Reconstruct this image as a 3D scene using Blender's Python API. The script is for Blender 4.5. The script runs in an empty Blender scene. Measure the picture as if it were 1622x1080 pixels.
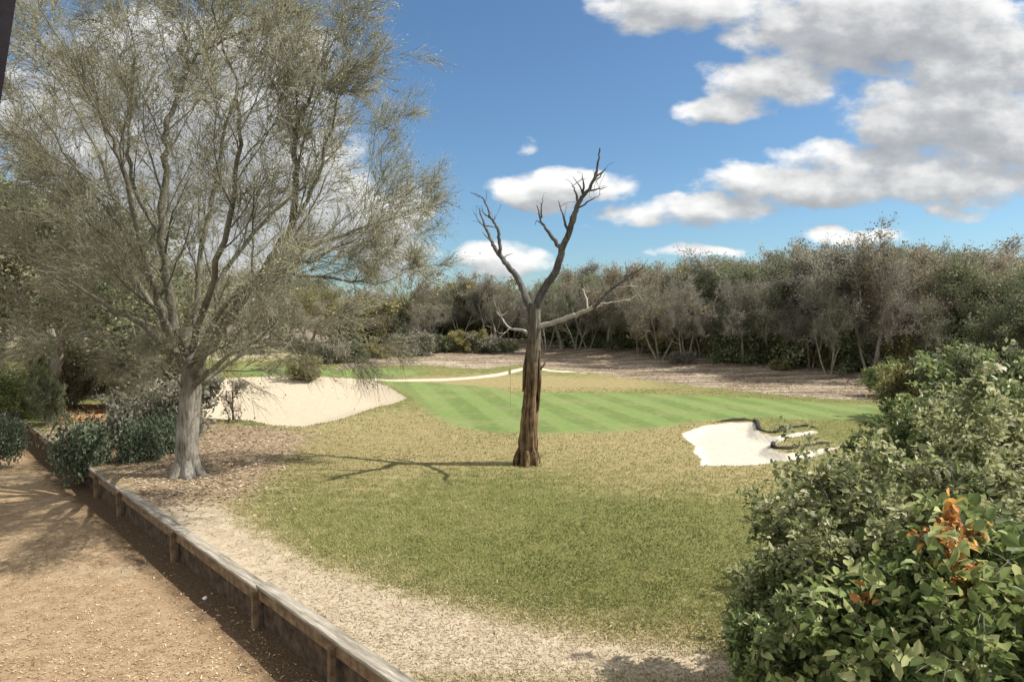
import bpy, math, random
import numpy as np
RAD = math.radians
S = bpy.context.scene
COL = S.collection
rng = np.random.default_rng(11)
random.seed(11)

# ------------------------------------------------------------------ camera
F, CX, CY, HZ, CAMZ = 1050.0, 811.0, 540.0, 500.0, 4.5
PITCH = math.atan((CY - HZ) / F)
cam_d = bpy.data.cameras.new('camera'); cam = bpy.data.objects.new('camera', cam_d); COL.objects.link(cam)
cam.location = (0, 0, CAMZ); cam.rotation_euler = (RAD(90) - PITCH, 0, 0)
cam_d.sensor_width = 36; cam_d.lens = 36 * F / 1622; cam_d.clip_end = 5000; cam_d.clip_start = 0.05
S.camera = cam
def ray(px, py):
    a, b = (px - CX) / F, (CY - py) / F
    c, s = math.cos(PITCH), math.sin(PITCH)
    return np.array([a, c + b * s, -s + b * c])      # y about 1
def at(px, py, Y):                                    # point seen at (px, py) at depth Y
    r = ray(px, py); return np.array([0, 0, CAMZ]) + r * (Y / r[1])

# ------------------------------------------------------------------ terrain
def sst(a, b, x):
    t = np.clip((x - a) / (b - a), 0, 1); return t * t * (3 - 2 * t)
def hsh(i, j, k):
    v = np.sin(i * 127.1 + j * 311.7 + k * 74.7) * 43758.5453
    return v - np.floor(v)
def vnoise(x, y, k=0):
    i, j = np.floor(x), np.floor(y); fx, fy = x - i, y - j
    fx, fy = fx * fx * (3 - 2 * fx), fy * fy * (3 - 2 * fy)
    return (hsh(i, j, k) * (1 - fx) + hsh(i + 1, j, k) * fx) * (1 - fy) + (hsh(i, j + 1, k) * (1 - fx) + hsh(i + 1, j + 1, k) * fx) * fy
def fbm(x, y, k=0, o=4):
    s, a, t = 0, .5, 0
    for q in range(o):
        s = s + a * vnoise(x, y, k + q * 3.3); t += a; x, y, a = x * 2.03 + 5.1, y * 2.03 + 1.7, a * .5
    return s / t
def H0(x, y):
    x, y = np.asarray(x, float), np.asarray(y, float)
    z = 0.22 * (fbm(x * .09 + 3, y * .09, 1, 3) - .5)
    z = z + 1.0 * sst(42, 78, y)
    z = z + 1.9 * np.exp(-((x + 25) ** 2 / 70 + (y - 60) ** 2 / 45))
    z = z + 1.7 * np.exp(-((x + 7) ** 2 / 170 + (y - 76) ** 2 / 110))
    s = (x - 10) * .55 + (y - 52) * .83                # beyond the foot of the right bank
    z = z + 1.0 * sst(0, 11, s) * sst(-2, 14, x)
    z = z + 6 * sst(110, 260, np.hypot(x, y))
    return z
def hit(px, py):
    r = ray(px, py); o = np.array([0, 0, CAMZ]); t = 3.0
    while t < 400:
        p = o + r * t
        if p[2] <= float(H0(p[0], p[1])): break
        t *= 1.004
    return (o + r * t)[:2]
def polyw(pts): return np.array([hit(*p) for p in pts])
def sdf(P, X, Y):                                      # signed distance, positive inside
    D = np.full(X.shape, 1e9); ins = np.zeros(X.shape, bool); n = len(P)
    for i in range(n):
        ax, ay = P[i]; bx, by = P[(i + 1) % n]; ex, ey = bx - ax, by - ay
        t = np.clip(((X - ax) * ex + (Y - ay) * ey) / (ex * ex + ey * ey + 1e-12), 0, 1)
        D = np.minimum(D, np.hypot(X - ax - t * ex, Y - ay - t * ey))
        c = ((ay > Y) != (by > Y)) & (X < (bx - ax) * (Y - ay) / (by - ay + 1e-12) + ax)
        ins ^= c
    return np.where(ins, D, -D)

GREEN = polyw([(600,604),(690,606),(780,613),(800,621),(880,622),(1000,622),(1100,626),(1200,630),(1300,637),(1390,641),(1390,664),(1280,664),(1190,661),(1110,667),(1040,677),(960,684),(860,686),(780,684),(720,674),(680,655),(655,632),(630,615)])
GREEN2 = polyw([(380,578),(470,582),(560,585),(600,581),(690,588),(620,598),(520,598),(380,595)])
LSAND = polyw([(312,612),(340,599),(420,596),(520,598),(580,601),(612,612),(645,632),(622,641),(600,645),(570,655),(530,668),(480,678),(430,675),(400,668),(310,663)])
RSAND = polyw([(1078,686),(1115,673),(1160,668),(1199,667),(1202,684),(1230,690),(1260,684),(1290,680),(1297,684),(1250,693),(1227,702),(1222,711),(1245,717),(1300,709),(1334,706),(1290,722),(1240,732),(1180,736),(1108,736),(1112,727),(1098,715),(1102,706),(1088,696)])
PATH = polyw([(575,602),(640,600.5),(700,599.5),(750,596),(790,591),(815,585),(838,579),(870,585),(930,590),(930,592),(870,588),(838,583),(815,590),(790,596),(750,600),(700,603),(640,604),(590,605)])
BED = polyw([(60,700),(90,650),(200,640),(300,650),(320,668),(430,680),(500,688),(470,712),(430,750),(390,790),(300,800),(210,800),(150,750)])
STRAW = polyw([(170,770),(330,785),(385,832),(500,897),(700,958),(900,1005),(1200,1040),(1300,1080),(600,1080),(395,930)])
LITL = polyw([(520,588),(560,582),(620,578),(680,579),(760,584),(830,577),(870,583),(930,590),(1000,599),(1100,611),(1250,626),(1370,634),(1500,640),(1640,645)])
WP0, WDIR = np.array([-1.56, 8.15]), np.array([-.6905, .7233])
WN = np.array([WDIR[1], -WDIR[0]])                     # points to the lawn side
def side(x, y): return (x - WP0[0]) * WN[0] + (y - WP0[1]) * WN[1]
def H(x, y):
    x, y = np.asarray(x, float), np.asarray(y, float)
    z = H0(x, y)
    a = sdf(LSAND, x, y); z = z - .30 * sst(-.3, 2.0, a) + .10 * sst(-1.6, -.3, a) * sst(.5, -.3, a)
    b = sdf(RSAND, x, y); z = z - .24 * sst(-.05, .5, b)
    s = side(x, y); z = z * sst(0, 3, s) - .02
    return z
YZ = -.66
def HY(x, y):
    x, y = np.asarray(x, float), np.asarray(y, float); s = -side(x, y)
    return YZ + .10 * (fbm(x * .5, y * .5, 9, 3) - .5) + .015 * np.clip(s, 0, 12) - .06 * np.exp(-(s / .5) ** 2)

# ------------------------------------------------------------------ mesh helpers
def mesh(name, V, Fs, mat, parent=None, smooth=False, fattr=None, vattr=None):
    me = bpy.data.meshes.new(name)
    V = np.asarray(V, np.float32); Fs = [np.asarray(f, np.int32) for f in (Fs if isinstance(Fs, list) else [Fs]) if len(f)]
    me.vertices.add(len(V)); me.vertices.foreach_set('co', V.ravel())
    nl = sum(f.size for f in Fs); nf = sum(len(f) for f in Fs)
    me.loops.add(nl); me.loops.foreach_set('vertex_index', np.concatenate([f.ravel() for f in Fs]))
    tot = np.concatenate([np.full(len(f), f.shape[1], np.int32) for f in Fs]); st = np.concatenate([[0], np.cumsum(tot)[:-1]]).astype(np.int32)
    me.polygons.add(nf); me.polygons.foreach_set('loop_start', st); me.polygons.foreach_set('loop_total', tot)
    if smooth: me.polygons.foreach_set('use_smooth', np.ones(nf, bool))
    me.update(calc_edges=True)
    for dom, d in (('FACE', fattr), ('POINT', vattr)):
        for k, v in (d or {}).items():
            at_ = me.attributes.new(k, 'FLOAT', dom); at_.data.foreach_set('value', np.asarray(v, np.float32))
    if mat: me.materials.append(mat)
    o = bpy.data.objects.new(name, me); COL.objects.link(o)
    if parent: o.parent = parent
    return o
def thing(name, label, cat, loc=(0, 0, 0), group=None):
    o = bpy.data.objects.new(name, None); COL.objects.link(o); o.location = [float(c) for c in loc]; o.empty_display_size = .3
    o['label'] = label; o['category'] = cat
    if group: o['group'] = group
    return o
def struct(o, kind='structure', label=None):
    o['kind'] = kind
    if label: o['label'] = label
    return o
def dup(root, loc, rz, sc, label, group=None):
    r = root.copy(); COL.objects.link(r); r.location = [float(c) for c in loc]; r.rotation_euler = (0, 0, rz); r.scale = sc
    r['label'] = label
    if group: r['group'] = group
    for ch in list(root.children):
        c = ch.copy(); COL.objects.link(c); c.parent = r
    return r
class Tubes:
    def __init__(s): s.V, s.F, s.T, s.n = [], [], [], 0
    def add(s, P, R, k):
        P = np.asarray(P, float); R = np.asarray(R, float); m = len(P)
        T = np.gradient(P, axis=0); T /= np.linalg.norm(T, axis=1)[:, None] + 1e-9
        ref = np.array([1., 0, 0]) if abs(T[:, 0]).mean() < .7 else np.array([0, 1., 0])
        U = np.cross(T, ref); U /= np.linalg.norm(U, axis=1)[:, None] + 1e-9; W = np.cross(T, U)
        a = np.arange(k) * 2 * math.pi / k
        ring = P[:, None] + R[:, None, None] * (np.cos(a)[None, :, None] * U[:, None] + np.sin(a)[None, :, None] * W[:, None])
        s.V.append(ring.reshape(-1, 3))
        i = np.arange(m - 1)[:, None] * k + np.arange(k)[None]; j = np.arange(m - 1)[:, None] * k + (np.arange(k)[None] + 1) % k
        s.F.append((np.stack([i, j, j + k, i + k], -1).reshape(-1, 4)) + s.n); s.n += m * k
    def cones(s, B, Dv, r, sag=0.0):                    # many bent twigs at once: base triangle, mid triangle, tip
        m = len(B); L = np.linalg.norm(Dv, axis=1)[:, None]; d = Dv / L; u = np.cross(d, rdir(m)); u /= np.linalg.norm(u, axis=1)[:, None] + 1e-9; v = np.cross(d, u)
        mid = B + Dv * .55 + u * L * .06; tip = B + Dv + np.array([0, 0, -1]) * sag * L; rr = np.broadcast_to(r, (m,))[:, None]
        co = [B + rr * (math.cos(a) * u + math.sin(a) * v) for a in (0, 2.094, 4.189)] + [mid + .65 * rr * (math.cos(a) * u + math.sin(a) * v) for a in (0, 2.094, 4.189)] + [tip]
        s.V.append(np.stack(co, 1).reshape(-1, 3)); b = np.arange(m)[:, None] * 7 + s.n
        s.F.append(np.concatenate([b + np.array([[i, (i + 1) % 3, 3 + (i + 1) % 3, 3 + i]]) for i in range(3)]))
        s.T.append(np.concatenate([b + np.array([[3 + i, 3 + (i + 1) % 3, 6]]) for i in range(3)])); s.n += m * 7
    def build(s, name, mat, parent=None, smooth=True):
        fs = [np.concatenate(s.F)] + ([np.concatenate(s.T)] if s.T else []); return mesh(name, np.concatenate(s.V), fs, mat, parent, smooth)
def unit(v): return v / (np.linalg.norm(v) + 1e-9)
def rdir(n, r=rng):
    v = r.normal(size=(n, 3)); return v / np.linalg.norm(v, axis=1)[:, None]
def leaf_quads(C, L, W, r=rng, up=0.0, axis=None):
    n = len(C); u = rdir(n, r)
    if axis is not None: u = u * .7 + axis; u /= np.linalg.norm(u, axis=1)[:, None]
    w = rdir(n, r); w[:, 2] += up; v = np.cross(u, w); v /= np.linalg.norm(v, axis=1)[:, None] + 1e-9
    L = np.broadcast_to(L, (n,))[:, None]; W = np.broadcast_to(W, (n,))[:, None]
    V = np.stack([C - u * L / 2, C + v * W / 2, C + u * L / 2, C - v * W / 2], 1).reshape(-1, 3)
    return V, np.arange(n * 4).reshape(n, 4)
def leaf_fold(C, L, W, r=rng, axis=None):
    n = len(C); u = rdir(n, r)
    if axis is not None: u = u * .8 + axis
    u /= np.linalg.norm(u, axis=1)[:, None]
    w = rdir(n, r) * .8; w[:, 2] += .8; v = np.cross(u, w); v /= np.linalg.norm(v, axis=1)[:, None] + 1e-9; nn = np.cross(v, u)
    L = np.broadcast_to(L, (n,))[:, None]; W = np.broadcast_to(W, (n,))[:, None]; h = W * .25
    V = np.stack([C, C + u * L * .3 + v * W * .48 + nn * h, C + u * L * .68 + v * W * .42 + nn * h * .7, C + u * L - nn * h * .8,
                  C + u * L * .68 - v * W * .42 + nn * h * .7, C + u * L * .3 - v * W * .48 + nn * h], 1).reshape(-1, 3)
    b = np.arange(n)[:, None] * 6
    Fq = np.concatenate([b + np.array([[0, 3, 2, 1]]), b + np.array([[0, 5, 4, 3]])], 1).reshape(-1, 4)
    return V, Fq

# ------------------------------------------------------------------ materials
def newmat(name):
    m = bpy.data.materials.new(name); m.use_nodes = True; nt = m.node_tree; nt.nodes.clear(); return m, nt
class NT:
    def __init__(s, nt): s.nt = nt
    def n(s, t, **k):
        o = s.nt.nodes.new(t)
        for a, b in k.items(): setattr(o, a, b)
        return o
    def l(s, a, b): s.nt.links.new(a, b)
    def put(s, sock, v):
        if isinstance(v, bpy.types.NodeSocket): s.l(v, sock)
        elif v is not None:
            if sock.type == 'RGBA' and len(v) == 3: v = (*v, 1)
            sock.default_value = v
    def math(s, op, a, b=None, c=None, clamp=False):
        o = s.n('ShaderNodeMath', operation=op, use_clamp=clamp)
        for i, v in enumerate((a, b, c)):
            if v is not None: s.put(o.inputs[i], v)
        return o.outputs[0]
    def mix(s, f, a, b, mode='MIX'):
        o = s.n('ShaderNodeMix', data_type='RGBA', blend_type=mode); s.put(o.inputs[0], f); s.put(o.inputs[6], a); s.put(o.inputs[7], b); return o.outputs[2]
    def noise(s, vec, scale, detail=4, rough=.55, dim='3D'):
        o = s.n('ShaderNodeTexNoise', noise_dimensions=dim); s.put(o.inputs['Vector'], vec); o.inputs['Scale'].default_value = scale
        o.inputs['Detail'].default_value = detail; o.inputs['Roughness'].default_value = rough; return o.outputs['Fac']
    def ramp(s, f, stops):
        o = s.n('ShaderNodeValToRGB'); s.put(o.inputs[0], f); e = o.color_ramp.elements
        while len(e) < len(stops): e.new(.5)
        for i, (p, c) in enumerate(stops): e[i].position = p; e[i].color = (*c, 1) if len(c) == 3 else c
        return o.outputs[0]
    def step(s, f, a, b): 
        o = s.n('ShaderNodeMapRange', interpolation_type='SMOOTHSTEP'); s.put(o.inputs[0], f); o.inputs[1].default_value = a; o.inputs[2].default_value = b; return o.outputs[0]
    def attr(s, name): return s.n('ShaderNodeAttribute', attribute_name=name).outputs['Fac']
    def pos(s): return s.n('ShaderNodeNewGeometry').outputs['Position']
    def obj(s): return s.n('ShaderNodeTexCoord').outputs['Object']
    def sep(s, v): return s.n('ShaderNodeSeparateXYZ').outputs if False else s._sep(v)
    def _sep(s, v): o = s.n('ShaderNodeSeparateXYZ'); s.l(v, o.inputs[0]); return o.outputs
    def bump(s, h, st, dist=.02): 
        o = s.n('ShaderNodeBump'); s.put(o.inputs['Height'], h); o.inputs['Strength'].default_value = st; o.inputs['Distance'].default_value = dist; return o.outputs[0]
    def out(s, col, rough=.85, normal=None, trans=0, spec=.25):
        b = s.n('ShaderNodeBsdfPrincipled'); s.put(b.inputs['Base Color'], col); s.put(b.inputs['Roughness'], rough); b.inputs['Specular IOR Level'].default_value = spec
        if normal is not None: s.l(normal, b.inputs['Normal'])
        sh = b.outputs[0]
        if trans:
            t = s.n('ShaderNodeBsdfTranslucent'); s.put(t.inputs[0], col); m = s.n('ShaderNodeMixShader'); m.inputs[0].default_value = trans
            s.l(sh, m.inputs[1]); s.l(t.outputs[0], m.inputs[2]); sh = m.outputs[0]
        o = s.n('ShaderNodeOutputMaterial'); s.l(sh, o.inputs[0])
def leafmat(name, stops, trans=.3, rough=.6, spec=.25):
    m, nt = newmat(name); q = NT(nt); oi = q.n('ShaderNodeObjectInfo').outputs['Random']
    t = q.math('ADD', q.attr('tone'), q.math('MULTIPLY', q.math('SUBTRACT', oi, .5), .22), clamp=True)
    q.out(q.ramp(t, stops), rough, None, trans, spec); return m
def barkmat(name, stops, sc=3.0, st=.7):
    m, nt = newmat(name); q = NT(nt); p = q.n('ShaderNodeMapping'); q.l(q.obj(), p.inputs[0]); p.inputs['Scale'].default_value = (1, 1, .22)
    f = q.noise(p.outputs[0], sc * 4, 6, .65); g = q.noise(q.obj(), sc * .5, 3)
    q.out(q.ramp(q.math('ADD', q.math('MULTIPLY', f, .65), q.math('MULTIPLY', g, .35)), stops), .9, q.bump(f, st, .04), 0, .1); return m
def terrain_mat():
    m, nt = newmat('terrain'); q = NT(nt); P = q.pos(); X = q.sep(P)
    fine = q.noise(P, 26, 5, .7); mid = q.noise(P, 3.1, 5, .6); big = q.noise(P, .33, 4, .6)
    speck = q.noise(P, 70, 2, .6)
    # lawn: dormant tan and green patches
    grass = q.ramp(q.math('ADD', q.math('MULTIPLY', fine, .55), q.math('MULTIPLY', mid, .45)), [(.30, (.067, .075, .024)), (.5, (.118, .123, .040)), (.7, (.185, .174, .069))])
    tan = q.ramp(q.math('ADD', q.math('MULTIPLY', fine, .6), q.math('MULTIPLY', mid, .4)), [(.3, (.134, .107, .047)), (.5, (.225, .185, .088)), (.7, (.308, .260, .139))])
    tf = q.step(q.math('ADD', q.attr('tan'), q.math('MULTIPLY', q.math('SUBTRACT', q.math('ADD', q.math('MULTIPLY', big, .45), q.math('MULTIPLY', mid, .55)), .5), 1.6)), .3, .85)
    c = q.mix(tf, grass, tan)
    # putting green with mowing stripes
    st = q.math('ADD', q.math('MULTIPLY', X[0], .970), q.math('MULTIPLY', X[1], .242))
    sw = q.math('SINE', q.math('ADD', q.math('MULTIPLY', st, 2 * math.pi / 2.1), q.math('MULTIPLY', mid, .8)))
    gl = q.ramp(mid, [(.3, (.118, .170, .050)), (.7, (.147, .198, .063))]); gd = q.ramp(mid, [(.3, (.094, .135, .040)), (.7, (.116, .156, .048))])
    gr = q.mix(q.step(sw, -.5, .5), gd, gl); gr = q.mix(q.math('MULTIPLY', q.step(q.math('ADD', q.math('MULTIPLY', big, .6), q.math('MULTIPLY', mid, .4)), .42, .66), .7), gr, (.185, .190, .085))
    jit = q.math('MULTIPLY', q.math('SUBTRACT', mid, .5), .5)
    def edge(nm, w=.12, j=1.0): return q.step(q.math('ADD', q.attr(nm), q.math('MULTIPLY', jit, j)), -w, w)
    c = q.mix(edge('green', .55, 1.6), c, gr)
    straw = q.ramp(q.math('ADD', q.math('MULTIPLY', fine, .4), q.math('ADD', q.math('MULTIPLY', speck, .25), q.math('MULTIPLY', mid, .35))), [(.32, (.170, .128, .082)), (.46, (.310, .249, .172)), (.58, (.410, .342, .245)), (.7, (.500, .427, .318))])
    c = q.mix(edge('straw', .4, 1.8), c, straw)
    lit = q.ramp(q.math('ADD', q.math('MULTIPLY', fine, .35), q.math('MULTIPLY', mid, .65)), [(.3, (.102, .080, .054)), (.45, (.203, .161, .112)), (.56, (.300, .251, .179)), (.7, (.414, .360, .254))])
    mpl = q.n('ShaderNodeMapping'); q.l(P, mpl.inputs[0]); mpl.inputs['Rotation'].default_value = (0, 0, .55); mpl.inputs['Scale'].default_value = (.12, .9, 1)
    stn = q.noise(mpl.outputs[0], 1.6, 5, .6); lit = q.mix(q.step(stn, .42, .62), q.mix(1.0, lit, (.55, .50, .50), 'MULTIPLY'), q.mix(.35, lit, (.36, .31, .235)))
    c = q.mix(edge('litter', .5, 3), c, lit)
    bed = q.ramp(q.math('ADD', q.math('MULTIPLY', fine, .5), q.math('MULTIPLY', mid, .5)), [(.3, (.096, .068, .042)), (.5, (.226, .164, .104)), (.68, (.385, .308, .209))])
    c = q.mix(edge('bed', .5, 3), c, bed)
    pth = q.ramp(mid, [(.3, (.370, .326, .244)), (.7, (.488, .444, .348))]); c = q.mix(edge('path', .12, .4), c, pth)
    sl = q.ramp(q.math('ADD', q.math('MULTIPLY', fine, .3), q.math('MULTIPLY', mid, .7)), [(.3, (.353, .293, .208)), (.7, (.439, .376, .279))])
    c = q.mix(edge('sand', .1, .35), c, sl)
    dune = q.ramp(mid, [(.35, (.207, .185, .096)), (.6, (.370, .318, .207))]); c = q.mix(edge('dune', .8, 3), c, dune)
    sr = q.ramp(q.math('ADD', q.math('MULTIPLY', fine, .3), q.math('MULTIPLY', mid, .7)), [(.3, (.36, .325, .26)), (.7, (.46, .425, .355))])
    c = q.mix(edge('white', .06, .25), c, sr)
    wvn = q.n('ShaderNodeTexWave', wave_type='BANDS'); q.l(P, wvn.inputs[0]); wvn.inputs['Scale'].default_value = 2.2; wvn.inputs['Distortion'].default_value = 5; wvn.inputs['Detail Scale'].default_value = .6
    rake = q.math('MULTIPLY', wvn.outputs['Fac'], q.math('MAXIMUM', q.step(q.attr('white'), 0, .3), q.step(q.attr('sand'), 0, .4)))
    h = q.math('ADD', q.math('ADD', fine, q.math('MULTIPLY', rake, .18)), q.math('MULTIPLY', mid, 1.5))
    q.out(c, .95, q.bump(h, .55, .05), 0, .08); return m
def mulch_mat():
    m, nt = newmat('mulch'); q = NT(nt); P = q.pos()
    fine = q.noise(P, 34, 5, .75); mid = q.noise(P, 4, 5, .6); big = q.noise(P, .5, 4, .6)
    c = q.ramp(q.math('ADD', q.math('MULTIPLY', fine, .6), q.math('MULTIPLY', mid, .4)), [(.3, (.102, .063, .037)), (.48, (.247, .174, .101)), (.66, (.384, .291, .186))])
    c = q.mix(q.step(big, .52, .72), c, q.mix(.5, c, (.308, .257, .176)))
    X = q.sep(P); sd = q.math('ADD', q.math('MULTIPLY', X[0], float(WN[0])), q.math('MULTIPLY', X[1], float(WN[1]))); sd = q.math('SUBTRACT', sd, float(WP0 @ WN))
    c = q.mix(q.step(q.math('ADD', sd, q.math('MULTIPLY', q.math('SUBTRACT', mid, .5), 1.2)), -1.0, -.5), c, q.ramp(fine, [(.3, (.035, .022, .013)), (.5, (.10, .066, .038)), (.68, (.22, .155, .095))]))  # wall's shadow band deepened by darker mulch colour close to the wall
    q.out(c, .95, q.bump(q.math('ADD', fine, mid), .6, .05), 0, .06); return m
def solid(name, stops, sc=8, rough=.8, stretch=(1, 1, 1), bs=.3):
    m, nt = newmat(name); q = NT(nt); p = q.n('ShaderNodeMapping'); q.l(q.obj(), p.inputs[0]); p.inputs['Scale'].default_value = stretch
    f = q.noise(p.outputs[0], sc, 5, .65); q.out(q.ramp(f, stops), rough, q.bump(f, bs, .02), 0, .2); return m

M = {}
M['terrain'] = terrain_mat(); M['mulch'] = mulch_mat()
M['bark_pale'] = barkmat('bark_pale', [(.3, (.11, .10, .075)), (.5, (.27, .255, .20)), (.7, (.46, .44, .38))])
M['bark_grey'] = barkmat('bark_grey', [(.3, (.085, .075, .058)), (.5, (.20, .18, .145)), (.7, (.36, .335, .29))])
M['bark_dark'] = barkmat('bark_dark', [(.3, (.045, .038, .03)), (.5, (.10, .085, .068)), (.7, (.20, .175, .145))])
def deadwood():
    m, nt = newmat('deadwood'); q = NT(nt); p = q.n('ShaderNodeMapping'); O_ = q.obj(); q.l(O_, p.inputs[0]); p.inputs['Scale'].default_value = (1, 1, .09)
    f = q.noise(p.outputs[0], 15, 6, .65); g_ = q.noise(O_, 3.5, 4); t = q.math('ADD', q.math('MULTIPLY', f, .7), q.math('MULTIPLY', g_, .3))
    lo = q.ramp(t, [(.38, (.018, .011, .007)), (.45, (.07, .045, .023)), (.53, (.15, .10, .054)), (.66, (.25, .18, .11))]); hi = q.ramp(t, [(.36, (.03, .027, .02)), (.5, (.09, .082, .062)), (.66, (.19, .175, .14))])
    q.out(q.mix(q.step(q.math('ADD', q.sep(O_)[2], q.math('MULTIPLY', f, 1.0)), 2.6, 5.0), lo, hi), .95, q.bump(f, 1.0, .06), 0, .08); return m
M['deadwood'] = deadwood()
M['deadbranch'] = barkmat('deadbranch', [(.3, (.035, .032, .032)), (.5, (.085, .08, .075)), (.7, (.19, .18, .165))])
M['deadpale'] = barkmat('deadpale', [(.3, (.16, .145, .12)), (.5, (.32, .30, .26)), (.7, (.5, .48, .43))])

# ------------------------------------------------------------------ ground sheets
def grid(A, D):
    AA, DD = np.meshgrid(A, D); X, Y = np.sin(AA) * DD, np.cos(AA) * DD; return X, Y
core = np.linspace(-42, 42, 900); A = np.radians(np.concatenate([np.linspace(-85, -42.3, 70), core, np.linspace(42.3, 85, 70)]))
D = np.concatenate([1 / np.linspace(1 / 5.0, 1 / 95.0, 470), np.geomspace(98, 1500, 36)])
X, Y = grid(A, D); Z = H(X, Y); nA, nD = len(A), len(D)
V = np.stack([X, Y, Z], -1).reshape(-1, 3); x, y = V[:, 0], V[:, 1]
att = {}
g1, g2 = sdf(GREEN, x, y), sdf(GREEN2, x, y); att['green'] = np.clip(np.maximum(g1, g2), -3, 3)
ls, rs = sdf(LSAND, x, y), sdf(RSAND, x, y); att['sand'] = np.clip(ls, -2, 2); att['white'] = np.clip(rs, -2, 2)
att['path'] = np.clip(sdf(PATH, x, y), -2, 2); att['bed'] = np.clip(sdf(BED, x, y), -3, 3); att['straw'] = np.clip(sdf(STRAW, x, y), -4, 4)
LL = LITL[np.argsort(LITL[:, 0])]
lit = y - np.interp(x, LL[:, 0], LL[:, 1], left=1e3); lit = np.where(x < LL[0, 0], np.minimum(y - 80, 3), lit); lit = np.where(x > LL[-1, 0], 3, lit)
att['litter'] = np.clip(np.maximum(lit * .7, np.hypot(x, y) - 110), -4, 4)
att['dune'] = np.clip(6.5 - np.hypot((x + 25) * .75, (y - 60)), -4, 4)
def blob(px, py, rx, ry):
    c = hit(px, py); return np.exp(-(((x - c[0]) / rx) ** 2 + ((y - c[1]) / ry) ** 2))
tan = .36 + .6 * blob(620, 690, 4.5, 7) + .35 * blob(960, 712, 6, 3.5) + .3 * blob(1100, 760, 5, 2.5) + .7 * blob(830, 607, 10, 5) + .6 * blob(1060, 690, 4, 4) + .3 * blob(1180, 1000, 3, 2) - .22 * blob(1080, 870, 5, 3) - .12 * blob(700, 850, 4, 3) - .2 * blob(830, 760, 3, 3)
sd = sdf(STRAW, x, y); tan = tan + .35 * sst(-1.2, 0, sd); att['tan'] = tan
fi = (np.arange(nD - 1)[:, None] * nA + np.arange(nA - 1)[None]).ravel(); Q = np.stack([fi, fi + nA, fi + nA + 1, fi + 1], 1)[:, ::-1]
sfc = side(x, y)[Q].max(1)
keep = sfc > 0.0
fm = lambda a: a[Q].mean(1)
reg = np.zeros(len(Q), int)
reg[fm(att['litter']) > 0] = 1; reg[fm(att['bed']) > 0] = 2; reg[fm(g1) > 0] = 3; reg[fm(g2) > 0] = 4; reg[fm(att['path']) > 0] = 5; reg[fm(ls) > 0] = 6; reg[fm(rs) > 0] = 7
names = ['lawn', 'leaf_litter_bank', 'planting_bed', 'putting_green', 'fairway', 'cart_path', 'sand_bunker', 'sand_bunker']
glabel = [None] * 8
for k, nm in enumerate(names):
    f = Q[keep & (reg == k)]
    if not len(f): continue
    u, inv = np.unique(f, return_inverse=True)
    struct(mesh(nm, V[u], inv.reshape(f.shape), M['terrain'], None, True, None, {a: b[u] for a, b in att.items()}))
AY = np.radians(np.concatenate([np.linspace(-100, -42.3, 60), np.linspace(-42, 5, 420), np.linspace(6, 90, 40)]))
DY = np.concatenate([np.linspace(.3, 4.9, 20), 1 / np.linspace(1 / 5.0, 1 / 70.0, 300)])
X2, Y2 = grid(AY, DY); V2 = np.stack([X2, Y2, HY(X2, Y2)], -1).reshape(-1, 3); n2 = len(AY)
fi = (np.arange(len(DY) - 1)[:, None] * n2 + np.arange(n2 - 1)[None]).ravel(); Q2 = np.stack([fi, fi + n2, fi + n2 + 1, fi + 1], 1)[:, ::-1]
f = Q2[side(V2[:, 0], V2[:, 1])[Q2].max(1) < .12]; u, inv = np.unique(f, return_inverse=True)
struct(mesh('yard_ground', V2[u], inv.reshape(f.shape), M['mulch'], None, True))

# ------------------------------------------------------------------ ground cover (uncountable)
def scatter(n, dmin, dmax, a0, a1):                    # even over the ground as it thins with distance
    t = rng.random(n); d = 1 / (1 / dmin + t * (1 / dmax - 1 / dmin)); a = np.radians(rng.uniform(a0, a1, n)); return np.sin(a) * d, np.cos(a) * d, d
def in_sdf(P): return lambda x, y: sdf(P, x, y)
bx, by, bd = scatter(330000, 6.5, 42, -44, 44)
sg, sl_, sr_, sb, sst_ = sdf(GREEN, bx, by), sdf(LSAND, bx, by), sdf(RSAND, bx, by), sdf(BED, bx, by), sdf(STRAW, bx, by)
ok = (side(bx, by) > .25) & (sg < -.1) & (sl_ < .02) & (sr_ < .0) & (rng.random(len(bx)) > sst(-.5, 1.0, sb) * .93) & (rng.random(len(bx)) > sst(-.5, .4, sst_) * .95)
ly = by - np.interp(bx, LL[:, 0], LL[:, 1]); ok &= (ly < 0)
bx, by, bd, sst_ = bx[ok], by[ok], bd[ok], sst_[ok]; n = len(bx)
hgt = rng.uniform(.018, .05, n) * (1 + bd / 60); wd = rng.uniform(.004, .009, n) * (1 + bd / 14)
base = np.stack([bx, by, H(bx, by) - .004], 1); ang = rng.uniform(0, 2 * math.pi, n); ca = np.stack([np.cos(ang), np.sin(ang), 0 * ang], 1)
lean = rdir(n); lean[:, 2] = 0; tip = base + lean * hgt[:, None] * .9 + np.array([0, 0, 1]) * hgt[:, None]
GV = np.stack([base - ca * wd[:, None], base + ca * wd[:, None], tip], 1).reshape(-1, 3)
pa = fbm(bx * .33 + 9, by * .33, 4, 4); pb = fbm(bx * 2.1, by * 2.1, 6, 3)
tcol = np.clip(.45 + (pa - .5) * 1.0 + (pb - .5) * 1.1 + rng.normal(0, .10, n) + .3 * sst(-1.4, .2, sst_)
   + .22 * np.exp(-(((bx + 4) / 4.5) ** 2 + ((by - 25) / 6) ** 2)) + .2 * np.exp(-(((bx - 4) / 5) ** 2 + ((by - 21.5) / 2.5) ** 2)) - .15 * np.exp(-(((bx - 3.3) / 4) ** 2 + ((by - 12.5) / 3) ** 2)), 0, 1)
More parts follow.
